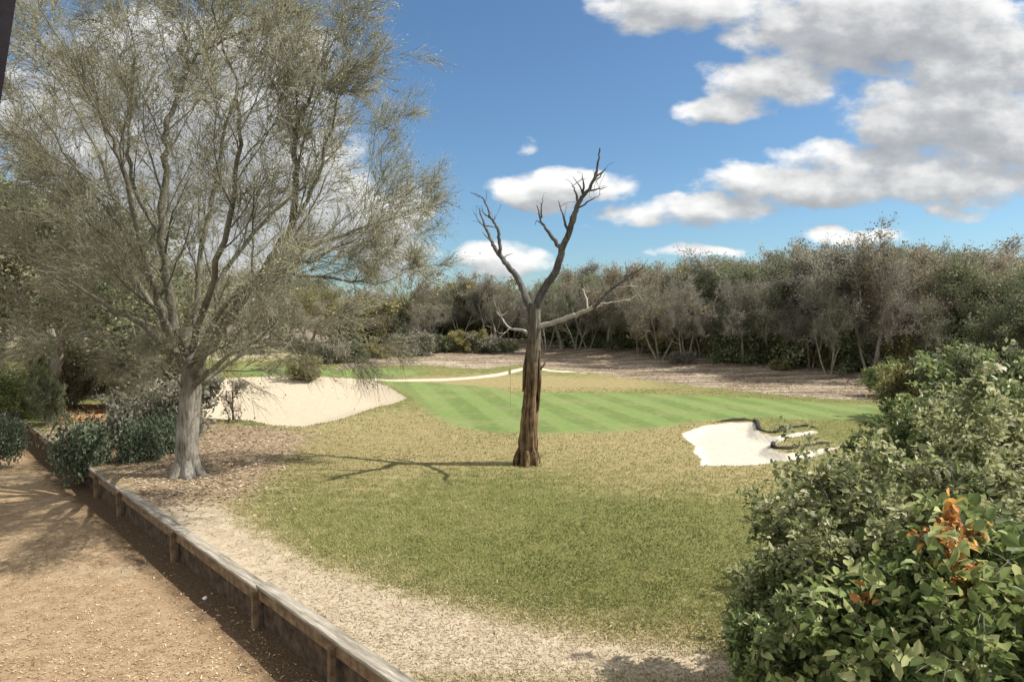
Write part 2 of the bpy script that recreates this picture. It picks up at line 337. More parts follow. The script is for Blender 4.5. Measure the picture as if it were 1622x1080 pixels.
M['grass'] = leafmat('grass', [(.0, (.130, .138, .045)), (.35, (.200, .198, .070)), (.6, (.265, .242, .100)), (1, (.36, .31, .16))], .3, .85, .08)
struct(mesh('grass', GV, np.arange(n * 3).reshape(n, 3), M['grass'], None, False, {'tone': tcol}), 'stuff')
def slivers(name, x, y, zf, L, W, mat, tone, lift=.008):
    n = len(x); a = rng.uniform(0, 2 * math.pi, n); c = np.stack([x, y, zf(x, y) + lift + rng.uniform(0, .012, n)], 1)
    u = np.stack([np.cos(a), np.sin(a), rng.normal(0, .22, n)], 1); v = np.stack([-np.sin(a), np.cos(a), rng.normal(0, .3, n)], 1)
    Vv = np.stack([c - u * L[:, None], c - v * W[:, None], c + u * L[:, None], c + v * W[:, None]], 1).reshape(-1, 3)
    return struct(mesh(name, Vv, np.arange(n * 4).reshape(n, 4), mat, None, False, {'tone': tone}), 'stuff')
M['chips'] = leafmat('chips', [(0, (.092, .050, .026)), (.4, (.276, .176, .097)), (.75, (.443, .311, .191)), (1, (.568, .446, .322))], 0, .9, .1)
sx, sy, sdst = scatter(70000, 4.5, 30, -52, 2); ok = (side(sx, sy) < -.06) & (rng.random(len(sx)) > .7 * (side(sx, sy) > -.75)); sx, sy, sdst = sx[ok], sy[ok], sdst[ok]; n = len(sx)
slivers('wood_chips', sx, sy, HY, rng.uniform(.012, .045, n), rng.uniform(.004, .012, n), M['chips'], np.clip(rng.normal(.5, .25, n), 0, 1))
M['straw'] = leafmat('straw', [(0, (.100, .067, .039)), (.4, (.260, .199, .129)), (.75, (.400, .328, .224)), (1, (.520, .446, .327))], .1, .9, .1)
sx, sy, sdst = scatter(90000, 6, 26, -44, 30); ok = (side(sx, sy) > .2) & (sdf(STRAW, sx, sy) + rng.normal(0, .6, len(sx)) > -.2); sx, sy = sx[ok], sy[ok]; n = len(sx)
slivers('dry_straw', sx, sy, H, rng.uniform(.015, .06, n), rng.uniform(.003, .008, n), M['straw'], np.clip(rng.normal(.55, .25, n), 0, 1))
M['litter'] = leafmat('litter', [(0, (.082, .056, .038)), (.4, (.207, .152, .096)), (.75, (.367, .291, .193)), (1, (.541, .470, .336))], .1, .9, .1)
sx, sy, sdst = scatter(160000, 12, 95, -44, 44); ll = sy - np.interp(sx, LL[:, 0], LL[:, 1], left=1e3)
ok = (side(sx, sy) > .2) & ((sdf(BED, sx, sy) + rng.normal(0, .9, len(sx)) - .5 > -.1) | (ll + rng.normal(0, .6, len(sx)) > 0)) & (sdf(LSAND, sx, sy) < -.1); sx, sy, sdst = sx[ok], sy[ok], sdst[ok]; n = len(sx)
slivers('fallen_leaves', sx, sy, H, rng.uniform(.02, .05, n) * (1 + sdst / 40), rng.uniform(.008, .024, n) * (1 + sdst / 40), M['litter'], np.clip(.5 * fbm(sx * .5, sy * .5, 3, 3) + rng.normal(.25, .22, n), 0, 1), .02)

M['orange_leaf'] = leafmat('orange_leaf', [(0, (.14, .07, .03)), (.5, (.36, .19, .08)), (1, (.52, .33, .17))], .1, .9, .1)
OP = polyw([(85, 648), (130, 640), (205, 640), (222, 655), (180, 668), (110, 668)]); ox = rng.uniform(OP[:, 0].min(), OP[:, 0].max(), 9000); oy = rng.uniform(OP[:, 1].min(), OP[:, 1].max(), 9000)
ok = (sdf(OP, ox, oy) + rng.normal(0, .4, 9000) > 0) & (side(ox, oy) > .3); ox, oy = ox[ok], oy[ok]
slivers('orange_fallen_leaves', ox, oy, H, rng.uniform(.05, .10, len(ox)), rng.uniform(.03, .06, len(ox)), M['orange_leaf'], rng.random(len(ox)), .02)
# ------------------------------------------------------------------ bunker lips
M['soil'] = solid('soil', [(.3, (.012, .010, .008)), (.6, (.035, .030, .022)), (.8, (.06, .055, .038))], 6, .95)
def lip(label, pts, hh=.085):
    W = polyw(pts); P = []
    for i in range(len(W) - 1):
        for t in np.linspace(0, 1, 7)[:-1]: P.append(W[i] * (1 - t) + W[i + 1] * t)
    P = np.array(P + [W[-1]]); 
    for _ in range(3): P[1:-1] = (P[:-2] + P[1:-1] * 2 + P[2:]) / 4
    k = np.linspace(0, 1, len(P)); env = np.clip(np.minimum(k, 1 - k) * 7, .15, 1)
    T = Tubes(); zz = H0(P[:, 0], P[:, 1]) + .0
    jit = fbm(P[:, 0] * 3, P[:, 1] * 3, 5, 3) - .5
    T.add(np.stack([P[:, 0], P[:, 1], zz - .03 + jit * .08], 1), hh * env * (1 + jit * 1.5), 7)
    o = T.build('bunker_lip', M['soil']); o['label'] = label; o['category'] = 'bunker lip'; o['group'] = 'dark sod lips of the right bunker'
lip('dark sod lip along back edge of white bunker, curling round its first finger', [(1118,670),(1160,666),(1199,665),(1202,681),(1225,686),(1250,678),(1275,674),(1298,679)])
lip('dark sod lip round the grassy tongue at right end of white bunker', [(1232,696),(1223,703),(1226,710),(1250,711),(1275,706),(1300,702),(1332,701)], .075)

# ------------------------------------------------------------------ branching generator
def grow(p, d, L, r, lv, P, out, rg, last=False):
    n = P['seg'][lv]; pts = [p]; d = unit(np.asarray(d, float))
    jit = rg.normal(size=(n, 3)) * P['wig'][lv]
    for i in range(n):
        d = unit(d + jit[i] + np.array([0, 0, P['trop'][lv]])); p = p + d * (L / n); pts.append(p)
    pts = np.array(pts); rad = r * np.linspace(1, P['tap'][lv], n + 1); out.append((pts, rad, lv)); kids(pts, rad, L, lv, P, out, rg)
def kids(pts, rad, L, lv, P, out, rg):
    if lv >= P['max']: return
    n = len(pts) - 1; m = P['kid'][lv]; m = max(1, int(round(m * rg.uniform(.75, 1.25))))
    for k in range(m):
        t = P['t0'][lv] + (1 - P['t0'][lv]) * ((k + rg.uniform(0, 1)) / m); t = min(t, .999)
        i = int(t * n); fr = t * n - i; q = pts[i] * (1 - fr) + pts[i + 1] * fr; dd = unit(pts[i + 1] - pts[i])
        a = unit(np.cross(dd, rg.normal(size=3))); th = math.radians(P['ang'][lv] * rg.uniform(.65, 1.3))
        nd = dd * math.cos(th) + a * math.sin(th); nd = nd + P.get('out', 0) * unit(np.array([q[0] - P.get('cx', 0), q[1] - P.get('cy', 0), 0.001]))
        grow(q, nd, L * P['lr'][lv] * rg.uniform(.7, 1.25) * (1 - P.get('drop', .35) * t), max(rad[i] * P['rr'][lv] * (1 - .3 * t), P['rmin']), lv + 1, P, out, rg)
def tubes_of(br, sides, tb=None):
    tb = tb or Tubes()
    for pts, rad, lv in br: tb.add(pts, rad, sides[min(lv, len(sides) - 1)])
    return tb
def leaves_on(br, lvmin, per, spread, L, W, rg, fold=False, axisw=.6, tclump=.22):
    Cs, Ax, Tn = [], [], []
    for pts, rad, lv in br:
        if lv < lvmin: continue
        k = rg.poisson(per if np.isscalar(per) else per[lv])
        if not k: continue
        t = rg.random(k) ** .8 * (len(pts) - 1) * .999; i = t.astype(int); fr = (t - i)[:, None]
        Cs.append(pts[i] * (1 - fr) + pts[i + 1] * fr + rg.normal(size=(k, 3)) * spread)
        d = unit(pts[-1] - pts[0]); Ax.append(np.repeat(d[None] * axisw, k, 0)); Tn.append(np.full(k, rg.normal(0, tclump)))
    C = np.concatenate(Cs); Ax = np.concatenate(Ax); T = np.concatenate(Tn); n = len(C)
    ll = rg.uniform(*L, n); ww = ll * rg.uniform(W[0], W[1], n)
    tone = np.clip(.5 + T + rg.normal(0, .16, n), 0, 1)
    if fold:
        Vv, Ff = leaf_fold(C, ll, ww, rg, Ax); return Vv, Ff, np.repeat(tone, 2)
    Vv, Ff = leaf_quads(C, ll, ww, rg, .7, Ax); return Vv, Ff, tone

def twigs_on(br, lvmin, per, L, ang, rg, up=.15):
    Bs, Ds = [], []
    for pts, rad, lv in br:
        if lv < lvmin: continue
        k = rg.poisson(per if np.isscalar(per) else per[lv])
        if not k: continue
        t = rg.random(k) ** .7 * (len(pts) - 1) * .999; i = t.astype(int); fr = (t - i)[:, None]
        Bs.append(pts[i] * (1 - fr) + pts[i + 1] * fr); Ds.append(np.repeat(unit(pts[-1] - pts[0])[None], k, 0))
    B, D = np.concatenate(Bs), np.concatenate(Ds); n = len(B); D = D + rdir(n, rg) * ang; D[:, 2] += up; D /= np.linalg.norm(D, axis=1)[:, None]
    return B, D * rg.uniform(*L, n)[:, None]
def twig_leaves(B, Dv, per, L, W, rg, spread=.02, tclump=.2, fold=False):
    k = rg.poisson(per, len(B)); idx = np.repeat(np.arange(len(B)), k); n = len(idx); t = rg.random(n)[:, None] * .9 + .12
    C = B[idx] + Dv[idx] * t + rg.normal(size=(n, 3)) * spread; Ax = Dv[idx] / np.linalg.norm(Dv[idx], axis=1)[:, None] * .6
    ll = rg.uniform(*L, n); ww = ll * rg.uniform(*W, n); tone = np.clip(.5 + rg.normal(0, tclump, len(B))[idx] + rg.normal(0, .16, n), 0, 1)
    if fold:
        a, b = leaf_fold(C, ll, ww, rg, Ax); return a, b, np.repeat(tone, 2)
    a, b = leaf_quads(C, ll, ww, rg, .5, Ax); return a, b, tone
# ------------------------------------------------------------------ the big tree at left
def smooth_path(pts, k=5):
    P = np.array(pts, float); out = []
    for i in range(len(P) - 1):
        p0, p1, p2, p3 = P[max(i - 1, 0)], P[i], P[i + 1], P[min(i + 2, len(P) - 1)]
        for t in np.linspace(0, 1, k + 1)[:-1]:
            out.append(.5 * ((2 * p1) + (-p0 + p2) * t + (2 * p0 - 5 * p1 + 4 * p2 - p3) * t * t + (-p0 + 3 * p1 - 3 * p2 + p3) * t ** 3))
    return np.array(out + [P[-1]])
M['leaf_big'] = leafmat('leaf_big', [(0, (.102, .110, .056)), (.35, (.209, .216, .122)), (.65, (.311, .311, .195)), (1, (.449, .437, .310))], .5, .7)
def oakbark():
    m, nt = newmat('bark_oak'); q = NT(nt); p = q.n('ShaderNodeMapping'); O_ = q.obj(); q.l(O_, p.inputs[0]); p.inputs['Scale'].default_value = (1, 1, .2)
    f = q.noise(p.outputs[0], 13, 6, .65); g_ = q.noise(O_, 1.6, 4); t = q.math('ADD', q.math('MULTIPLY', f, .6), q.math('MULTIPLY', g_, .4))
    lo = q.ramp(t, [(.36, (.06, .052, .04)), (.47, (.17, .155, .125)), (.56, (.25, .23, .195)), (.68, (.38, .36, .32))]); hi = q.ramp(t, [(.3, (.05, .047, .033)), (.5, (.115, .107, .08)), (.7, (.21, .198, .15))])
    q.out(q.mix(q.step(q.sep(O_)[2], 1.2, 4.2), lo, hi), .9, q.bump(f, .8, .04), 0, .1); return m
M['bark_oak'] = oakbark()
M['twig'] = solid('twig', [(.3, (.14, .132, .085)), (.7, (.30, .28, .19))], 2, .9)
BT = hit(297, 752); BTY = BT[1]; bz = float(H(*BT))
def big_tree():
    rg = np.random.default_rng(5); root = thing('oak_tree', 'large spreading oak with pale trunk and wispy olive crown behind the timber wall', 'tree', (BT[0], BT[1], bz)); O = np.array([BT[0], BT[1], bz])
    tb = Tubes()
    tr = smooth_path([at(297, 765, BTY), at(296, 735, BTY), at(297, 690, BTY), at(301, 640, BTY), at(304, 600, BTY), at(300, 560, BTY), at(292, 520, BTY)]) - O
    k = np.linspace(0, 1, len(tr)); rad = .32 * (1 - .2 * k) + .16 * np.exp(-k * 14); tb.add(tr, rad, 14)
    for a in np.linspace(0, 2 * math.pi, 7)[:-1]:         # root flare
        e = np.array([math.cos(a), math.sin(a), 0]); tb.add([tr[0] + e * .15 + np.array([0, 0, .7]), tr[0] + e * .33 + np.array([0, 0, .3]), tr[0] + e * .62 + np.array([0, 0, .05])], [.16, .15, .06], 6)
    limbs = [
     ([(302,620,0),(318,570,-.2),(345,530,-.6),(408,440,-1.3),(455,370,-1.8),(470,290,-2.0),(468,225,-2.2),(478,175,-2.4),(505,105,-2.6),(520,40,-2.7)], .24),
     ([(296,590,0),(280,530,.1),(265,460,.0),(258,380,-.1),(264,250,.0),(268,190,.1),(290,130,.2),(300,90,.3),(286,10,.4),(280,-70,.4)], .22),
     ([(292,590,0),(268,520,-.5),(240,440,-1.0),(200,290,-1.8),(178,225,-2.1),(120,110,-2.6),(60,10,-3)], .17),
     ([(300,570,.1),(312,500,.8),(318,390,1.2),(345,270,1.5),(370,160,1.8),(412,105,2.0),(440,20,2.2)], .15),
     ([(290,580,0),(250,500,.6),(190,410,1.2),(130,340,1.6),(55,260,2),(-20,225,2.4)], .15),
     ([(306,590,0),(352,520,.6),(430,430,.6),(540,372,1.1),(605,352,1.4),(650,332,1.6)], .17),
     ([(310,610,0),(350,585,.3),(400,553,.8),(470,545,1.4),(560,535,2),(640,500,2.5)], .09),
     ([(300,560,0),(330,480,1.4),(400,370,2.6),(480,300,3.0),(535,235,3.4),(570,180,3.7)], .14),
     ([(298,580,0),(230,520,-1.2),(150,470,-2),(70,420,-2.7),(-10,390,-3.2)], .12),
     ([(300,560,0),(340,440,-1.6),(370,300,-2.6),(380,180,-3.2),(350,60,-3.4),(330,-40,-3.5)], .14),
     ([(300,580,0),(370,470,-1.8),(460,425,-2.4),(530,395,-2.8),(590,365,-3.0)], .11),
     ([(296,560,0),(215,400,2.2),(150,230,3.2),(90,120,4),(50,40,4.5)], .13),
     ([(455,370,-1.8),(505,280,-2.0),(530,180,-2.2),(545,100,-2.4)], .09),
     ([(300,100,.2),(330,78,.0),(365,62,-.3),(412,40,-.6),(450,0,-.8)], .07),
     ([(240,440,-1.0),(170,330,-1.5),(100,240,-2),(30,130,-2.4)], .09),
     ([(430,430,.6),(520,440,.9),(600,448,1.2),(660,425,1.5)], .08),
     ([(298,625,0),(265,590,-.5),(238,560,-.9),(200,565,-1.2)], .05),
     ([(300,590,0),(285,555,-1.0),(275,540,-1.5),(255,600,-1.9)], .05),
     ([(290,540,0),(200,500,.3),(130,480,.6),(60,500,.9),(10,540,1)], .08),
     ([(290,560,0),(220,545,-.8),(160,520,-1.4),(100,530,-1.8)], .06),
     ([(305,610,0),(345,575,-1.6),(395,545,-3.2),(440,505,-4.4)], .13),
     ([(303,600,0),(330,550,-2.2),(365,505,-3.4),(392,455,-4.2)], .15),
     ([(258,380,-.1),(215,300,.3),(200,200,.6),(215,90,.8),(190,0,1)], .10),
    ]
    prm = dict(max=3, seg=[0, 7, 5, 4, 3], wig=[0, .10, .13, .16, .2], trop=[0, .05, .03, .0, -.03], tap=[0, .3, .3, .35, .4],
               kid=[11, 7, 5, 0, 0], t0=[.22, .15, .12, .1, 0], ang=[36, 36, 40, 45, 0], lr=[.36, .58, .6, .6, 0], rr=[.38, .5, .5, .55, 0], rmin=.0045, out=.15)
    br = []
    for pts, r in limbs:
        P = smooth_path([at(a, b, BTY + c) for a, b, c in pts], 5) - O; k = np.linspace(0, 1, len(P))
        P[1:-1] += rg.normal(size=(len(P) - 2, 3)) * .035
        R = .78 * r * (1 - .92 * k ** .75); tb.add(P, R, 9); L = np.linalg.norm(np.diff(P, axis=0), axis=1).sum()
        b = []; prm['kid'][0] = max(3, int((.55 if pts[-1][2] < -4 else 1.25) * L)); kids(P, R, min(L, 8.5), 0, prm, b, rg); br += b; br.append((P[len(P) // 3:], R[len(P) // 3:], 1))
    tubes_of(br, [8, 6, 4, 3, 3], tb)
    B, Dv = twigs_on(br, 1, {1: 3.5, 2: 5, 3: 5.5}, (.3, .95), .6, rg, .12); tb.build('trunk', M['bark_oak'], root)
    tw_ = Tubes(); tw_.cones(B, Dv, rg.uniform(.0035, .0085, len(B)), .12); tw_.build('twigs', M['twig'], root)
    Vv, Ff, tn = twig_leaves(B, Dv, 1.75, (.035, .08), (.35, .6), rg, .05)
    mesh('crown', Vv, Ff, M['leaf_big'], root, False, {'tone': tn})
    print('big tree branches', len(br), 'twigs', len(B), 'leaves', len(Ff))
big_tree()

# ------------------------------------------------------------------ the dead tree
def dead_tree():
    rg = np.random.default_rng(3); b = hit(835, 734); Yd = b[1]; z = float(H(*b)); O = np.array([b[0], b[1], z])
    root = thing('dead_tree', 'tall dead tree with bare forked branches and split brown trunk on the lawn', 'tree', O)
    tb = Tubes(); P = smooth_path([at(834, 742, Yd), at(836, 700, Yd), at(840, 640, Yd), at(844, 580, Yd), at(846, 530, Yd), at(847, 480, Yd)], 6) - O
    w = np.interp(np.linspace(0, 1, len(P)), [0, .12, .4, .75, .9, 1], [.31, .275, .245, .19, .175, .16])
    n, K = len(P), 22; a = np.arange(K) * 2 * math.pi / K; Vs = []
    for i in range(n):
        fl = 1 + .13 * np.sin(a * 5 + i * .10) * (1 - .5 * i / n) + .04 * rg.normal(size=K) + .05 * np.sin(a * 9 + 1 - i * .2)
        Vs.append(P[i] + np.stack([np.cos(a) * w[i] * fl, np.sin(a) * w[i] * fl, 0 * a], 1))
    Vs = np.concatenate(Vs); i = np.arange(n - 1)[:, None] * K + np.arange(K)[None]; j = np.arange(n - 1)[:, None] * K + (np.arange(K)[None] + 1) % K
    Fq = np.stack([i, j, j + K, i + K], -1).reshape(-1, 4); mesh('trunk', Vs, Fq, M['deadwood'], root, False)
    for aa in (0.3, 1.5, 2.6, 3.6, 4.7, 5.6):
        e = np.array([math.cos(aa), math.sin(aa), 0]); rt = Tubes() if aa == .3 else rt
        rt.add([P[1] + e * .22 + np.array([0, 0, .5]), P[0] + e * .36 + np.array([0, 0, .26]), P[0] + e * .40 + np.array([0, 0, .12]), P[0] + e * .62 + np.array([0, 0, .02])], [.10, .11, .08, .03], 7)
    rt.build('root', M['deadwood'], root)
    sl = Tubes()                                        # loose bark slabs
    for q in range(11):
        aa = rg.uniform(0, 2 * math.pi); z0 = rg.uniform(.0, 2.6); hh = rg.uniform(.7, 1.6); e = np.array([math.cos(aa), math.sin(aa), 0])
        i0 = int(np.clip((z0) / 4.9 * n, 0, n - 1)); rr = w[i0] + .02; i1 = min(n - 1, int((z0 + hh) / 4.9 * n))
        sl.add([P[i0] + e * rr, (P[i0] + P[i1]) / 2 + e * (w[(i0 + i1) // 2] + .04), P[i1] + e * (w[i1] + .0)], [.03, .055, .02], 5)
    o = sl.build('bark', M['deadwood'], root, False)
    def branch(pts, r, subs, mat, extra=4, seed=1, r1=.12):
        ds = 1.45 if mat is M['deadbranch'] and seed in (2, 5) else 1.0
        rg2 = np.random.default_rng(seed); t = Tubes()
        def one(pp, r0, k=6, tw=3):
            Q = smooth_path([at(x_, y_, Yd + d_ * ds) for x_, y_, d_ in pp], k) - O; Q[1:-1] += rg2.normal(size=(len(Q) - 2, 3)) * .012
            kk = np.linspace(0, 1, len(Q)); t.add(Q, r0 * (1 - (1 - r1) * kk), 8)
            for _ in range(tw):
                s = int(rg2.uniform(.45, .97) * (len(Q) - 1)); d = unit(Q[min(s + 1, len(Q) - 1)] - Q[s - 1] + rg2.normal(size=3) * .35 + np.array([0, 0, .2])); L = rg2.uniform(.25, .6)
                t.add([Q[s], Q[s] + d * L * .5 + rg2.normal(size=3) * .03, Q[s] + d * L + rg2.normal(size=3) * .06], [r0 * .22, r0 * .14, .006], 4)
        one(pts, r, 6, extra)
        for sp, sr_2 in subs: one(sp, sr_2, 5, 2)
        t.build('branch', mat, root)
    branch([(847,500,0),(858,465,-.1),(880,430,-.45),(893,390,-.7),(908,350,-1.0),(917,320,-1.15),(932,300,-1.3),(945,270,-1.5),(950,235,-1.7)], .145,
           [([(889,395,-0.68),(872,372,-0.69),(858,352,-0.59),(850,325,-0.62)], .075), ([(858,345,-0.62),(858,325,-0.72),(860,312,-0.79)], .03), ([(900,368,-0.86),(893,345,-1.12),(884,318,-1.36)], .05),
            ([(916,322,-1.14),(912,305,-1.12),(905,290,-1.10)], .05), ([(925,308,-1.21),(925,290,-1.50),(922,278,-1.66)], .04), ([(932,303,-1.33),(948,300,-1.35),(962,296,-1.27)], .035), ([(938,288,-1.41),(950,280,-1.25),(958,268,-1.21)], .035), ([(915,330,-1.10),(935,318,-1.46),(952,308,-1.61)], .03)], M['deadbranch'], 5, 2)
    branch([(845,500,0.00),(835,475,0.17),(820,440,0.44),(800,415,0.66),(785,395,0.85),(775,372,1.06),(765,350,1.26),(758,330,1.36)], .135,
           [([(792,405,0.75),(792,385,0.70),(788,362,0.71),(778,345,0.69),(770,325,0.78),(762,312,0.94),(745,305,1.08)], .065), ([(778,345,0.69),(768,340,0.71),(762,325,0.78)], .03), ([(772,365,1.09),(760,352,1.35),(748,332,1.55)], .03), ([(788,362,0.71),(783,350,0.96),(785,340,1.01)], .03)], M['deadbranch'], 3, 5)
    branch([(940,486,-1.5),(965,462,-2.0),(990,442,-2.3),(1018,424,-2.6)], .058, [], M['deadbranch'], 3, 21, .25)
    branch([(850,518,0),(880,510,-.4),(908,500,-.9),(930,491,-1.3),(942,485,-1.5)], .085,
           [([(932,490,-1.3),(928,470,-1.2),(923,458,-1.1)], .03), ([(945,482,-1.5),(975,478,-1.6),(1000,476,-1.7)], .022), ([(965,462,-2),(985,455,-2.1),(1010,454,-2.2)], .02)], M['deadpale'], 2, 8, .6)
    branch([(846,535,0),(828,523,.3),(808,520,.6),(795,505,.9),(785,492,1.1)], .06, [([(808,520,.6),(800,527,.5),(790,528,.4)], .02), ([(795,505,.9),(790,490,.7),(788,475,.6)], .018)], M['deadpale'], 3, 11, .2)
    branch([(851,590,0),(860,580,-.1),(864,572,-.1)], .035, [], M['deadwood'], 1, 13, .5)
dead_tree()

# ------------------------------------------------------------------ woods
LEAF = {
 'grey':  leafmat('leaf_grey',  [(0, (0.072, 0.075, 0.046)), (.4, (0.167, 0.162, 0.113)), (.7, (0.268, 0.249, 0.189)), (1, (0.406, 0.377, 0.297))], .42, .75),
 'green': leafmat('leaf_green', [(0, (0.051, 0.067, 0.032)), (.4, (0.120, 0.144, 0.067)), (.7, (0.200, 0.224, 0.109)), (1, (0.320, 0.320, 0.184))], .42, .65),
 'brown': leafmat('leaf_brown', [(0, (0.090, 0.072, 0.045)), (.4, (0.195, 0.156, 0.096)), (.7, (0.300, 0.237, 0.147)), (1, (0.420, 0.352, 0.240))], .42, .75),
 'olive': leafmat('leaf_olive', [(0, (0.084, 0.084, 0.031)), (.4, (0.189, 0.175, 0.067)), (.7, (0.301, 0.266, 0.101)), (1, (0.420, 0.364, 0.168))], .42, .7),
 'pale': leafmat('leaf_pale', [(0, (.09, .10, .05)), (.4, (.20, .205, .11)), (.7, (.30, .285, .165)), (1, (.42, .38, .25))], .42, .7),
 'bright': leafmat('leaf_bright', [(0, (0.063, 0.091, 0.025)), (.4, (0.154, 0.203, 0.059)), (.7, (0.266, 0.315, 0.101)), (1, (0.420, 0.448, 0.182))], .42, .6),
}
WOODP = dict(max=3, seg=[6, 5, 4, 3], wig=[.10, .15, .18, .2], trop=[.02, .05, .03, .0], tap=[.5, .3, .3, .3],
             kid=[8, 7, 6, 0], t0=[.42, .25, .2, 0], ang=[46, 42, 48, 0], lr=[.62, .52, .52, 0], rr=[.55, .5, .5, 0], rmin=.009, out=.25, drop=.2)
def wood_tree(kind, seed, name='oak_tree', ht=7.0, per=(6, 22), L=(.075, .17), stems=1, bark='bark_grey', lean=.12, prm=WOODP, leafm=None, cat='tree', spread=.22, tw=5):
    rg = np.random.default_rng(seed); root = thing(name, 'tree', cat); br = []
    for s in range(stems):
        d = np.array([rg.normal(0, lean), rg.normal(0, lean), 1]); 
        if stems > 1: a = 2 * math.pi * s / stems + rg.uniform(0, .8); k_ = .35 if cat == 'shrub' else .5; d = np.array([math.cos(a) * k_, math.sin(a) * k_, 1])
        grow(np.array([d[0] * .3 if stems > 1 else 0, d[1] * .3 if stems > 1 else 0, -.25]), d, ht * .72 * rg.uniform(.9, 1.1), .03 * ht / max(1, stems ** .5), 0, prm, br, rg)
    tb = tubes_of(br, [7, 5, 3, 3])
    B, Dv = twigs_on(br, 1, {1: tw, 2: tw, 3: tw}, (.04 * ht, .095 * ht), .8, rg, .1); tb.cones(B, Dv, rg.uniform(.0009, .0019, len(B)) * ht, .0); tb.build('trunk', M[bark], root)
    Vv, Ff, tn = leaves_on(br, 2, {2: per[0], 3: per[1]}, spread, L, (.4, .7), rg)
    mesh('crown', Vv, Ff, leafm or LEAF[kind], root, False, {'tone': tn}); return root
PROTO = {}
used = {}
def place(key, maker, loc, rz, hgt, wide, label, group=None):
    if key not in PROTO:
        r = maker(); cr = [c for c in r.children if c.name.startswith('crown')][0]; co = np.empty(len(cr.data.vertices) * 3, np.float32); cr.data.vertices.foreach_get('co', co)
        PROTO[key] = (r, float(np.percentile(co[2::3], 99.3))); first = True
    else: first = False
    src, nat = PROTO[key]; s_ = hgt / nat; sc = (s_ * wide, s_ * wide, s_)
    if first:
        r = src; r.location = [float(c) for c in loc]; r.rotation_euler = (0, 0, rz); r.scale = sc; r['label'] = label
        if group: r['group'] = group
        return r
    return dup(src, loc, rz, sc, label, group)
def wt(kind, v): return lambda: wood_tree(kind, hash_(kind) + v * 17, per=(12, 34) if kind != 'grey' else (8, 24), stems=(2, 1, 2)[v], tw=7 if kind in ('grey', 'brown') else 4, bark={'grey': 'bark_pale', 'brown': 'bark_pale'}.get(kind, 'bark_grey'))
def hash_(s): return sum(ord(c) * (i + 3) for i, c in enumerate(s)) % 997
rw = np.random.default_rng(21)
def px_place(px, Y, top, key, label, group=None, wide=1.0, nat=8.2):
    xx = (px - CX) / F * Y; z = float(H(xx, Y)); topz = CAMZ + (HZ - top - 0) / F * Y; 
    return place(key, wt(*key), (xx, Y, z), rw.uniform(0, 6.28), topz - z, wide, label, group)
FRONT = [  # px, depth, top, kind, variant, label
 (585, 62, 478, 'brown', 0, 'low brown twiggy oak on the bank behind the left bunker'),
 (655, 64, 455, 'brown', 1, 'brown twiggy oak at left end of the far bank'),
 (735, 68, 462, 'green', 0, 'dark green oak on the far bank left of the dead tree'),
 (790, 66, 440, 'grey', 0, 'pale grey bare-looking oak just behind left fork of the dead tree'),
 (890, 62, 450, 'green', 1, 'low dark green oak just right of the dead trunk'),
 (965, 60, 425, 'brown', 2, 'brown grey oak behind the pale dead branch on the right'),
 (1045, 58, 428, 'grey', 1, 'grey oak at woods edge below the yellowish crown'),
 (1085, 66, 418, 'olive', 0, 'oak with yellow olive crown showing above the grey woods edge'),
 (1130, 55, 425, 'green', 0, 'dense dark green oak with broad rounded crown on the litter bank'),
 (1205, 52, 405, 'green', 1, 'broad grey green oak left of the thicket of thin stems'),
 (1290, 49, 392, 'grey', 2, 'grey oak with thicket of thin pale stems in middle of right woods'),
 (1375, 47, 392, 'grey', 0, 'pale grey oak with bare streaky limbs above the litter bank'),
 (1455, 45, 394, 'brown', 0, 'tall rusty brown topped oak in right woods'),
 (1540, 42, 405, 'green', 2, 'dark green oak near right edge above the bright green shrubs'),
 (1625, 40, 400, 'green', 0, 'dark green oak cut by right edge of the photo'),
]
for px, Yq, top, kind, v, lab in FRONT: px_place(px, Yq * 1.05, top - 4, (kind, v), lab, 'oaks along the front of the woods', rw.uniform(.85, 1.05))
kinds = ['grey', 'green', 'brown', 'grey', 'green']
for row, (dy, lift) in enumerate(((7, -3), (14, -6), (24, -8))):
    for px in np.arange(560 + row * 21, 1720, 62):
        p = px + rw.uniform(-18, 18); y0 = np.interp(p, [560, 800, 1000, 1300, 1620], [64, 68, 60, 50, 42]) + dy + rw.uniform(-2, 2)
        tp = np.interp(p, [560, 640, 700, 780, 850, 950, 1020, 1120, 1160, 1220, 1300, 1450, 1560, 1700], [490, 472, 455, 448, 440, 420, 424, 428, 415, 400, 394, 393, 402, 412]) + rw.uniform(-3, 17)
        zone = 'left of the dead tree' if p < 840 else 'right of the dead tree'
        k = kinds[rw.integers(5)]; 
        px_place(p, y0, tp, (k, int(rw.integers(3))), f'oak crowded in the back rows of the woods {zone}', f'oaks in the back rows of the woods {zone}', rw.uniform(1.0, 1.25))
def bare(v): return lambda: wood_tree('grey', 300 + v, 'bare_tree', 6.0, ((.6, 3), (2, 8), (1, 5))[v], (.07, .14), 3, 'bark_grey', .12, WOODP, LEAF[('grey', 'green', 'pale')[v]], 'tree', .2, (7, 5, 6)[v])
for i, p0 in enumerate(list(np.arange(872, 1440, 34)) + list(np.arange(665, 820, 36))):
    p = p0 + rw.uniform(-9, 9); Yb = np.interp(p, [660, 800, 900, 1000, 1130, 1290, 1460], [66, 67, 62, 58, 54, 49, 44]) * rw.uniform(.98, 1.06); xx = (p - CX) / F * Yb; zb = float(H(xx, Yb)); v = i % 3; side_ = 'left' if p < 840 else 'right'
    place(('bare', v), bare(v), (xx, Yb, zb), rw.uniform(0, 6.28), rw.uniform(4.2, 8.4), rw.uniform(.6, 1.0), f'thin bare pale stemmed tree at front of the woods {side_} of the dead tree', f'bare pale trees at front of the woods, {side_} part')
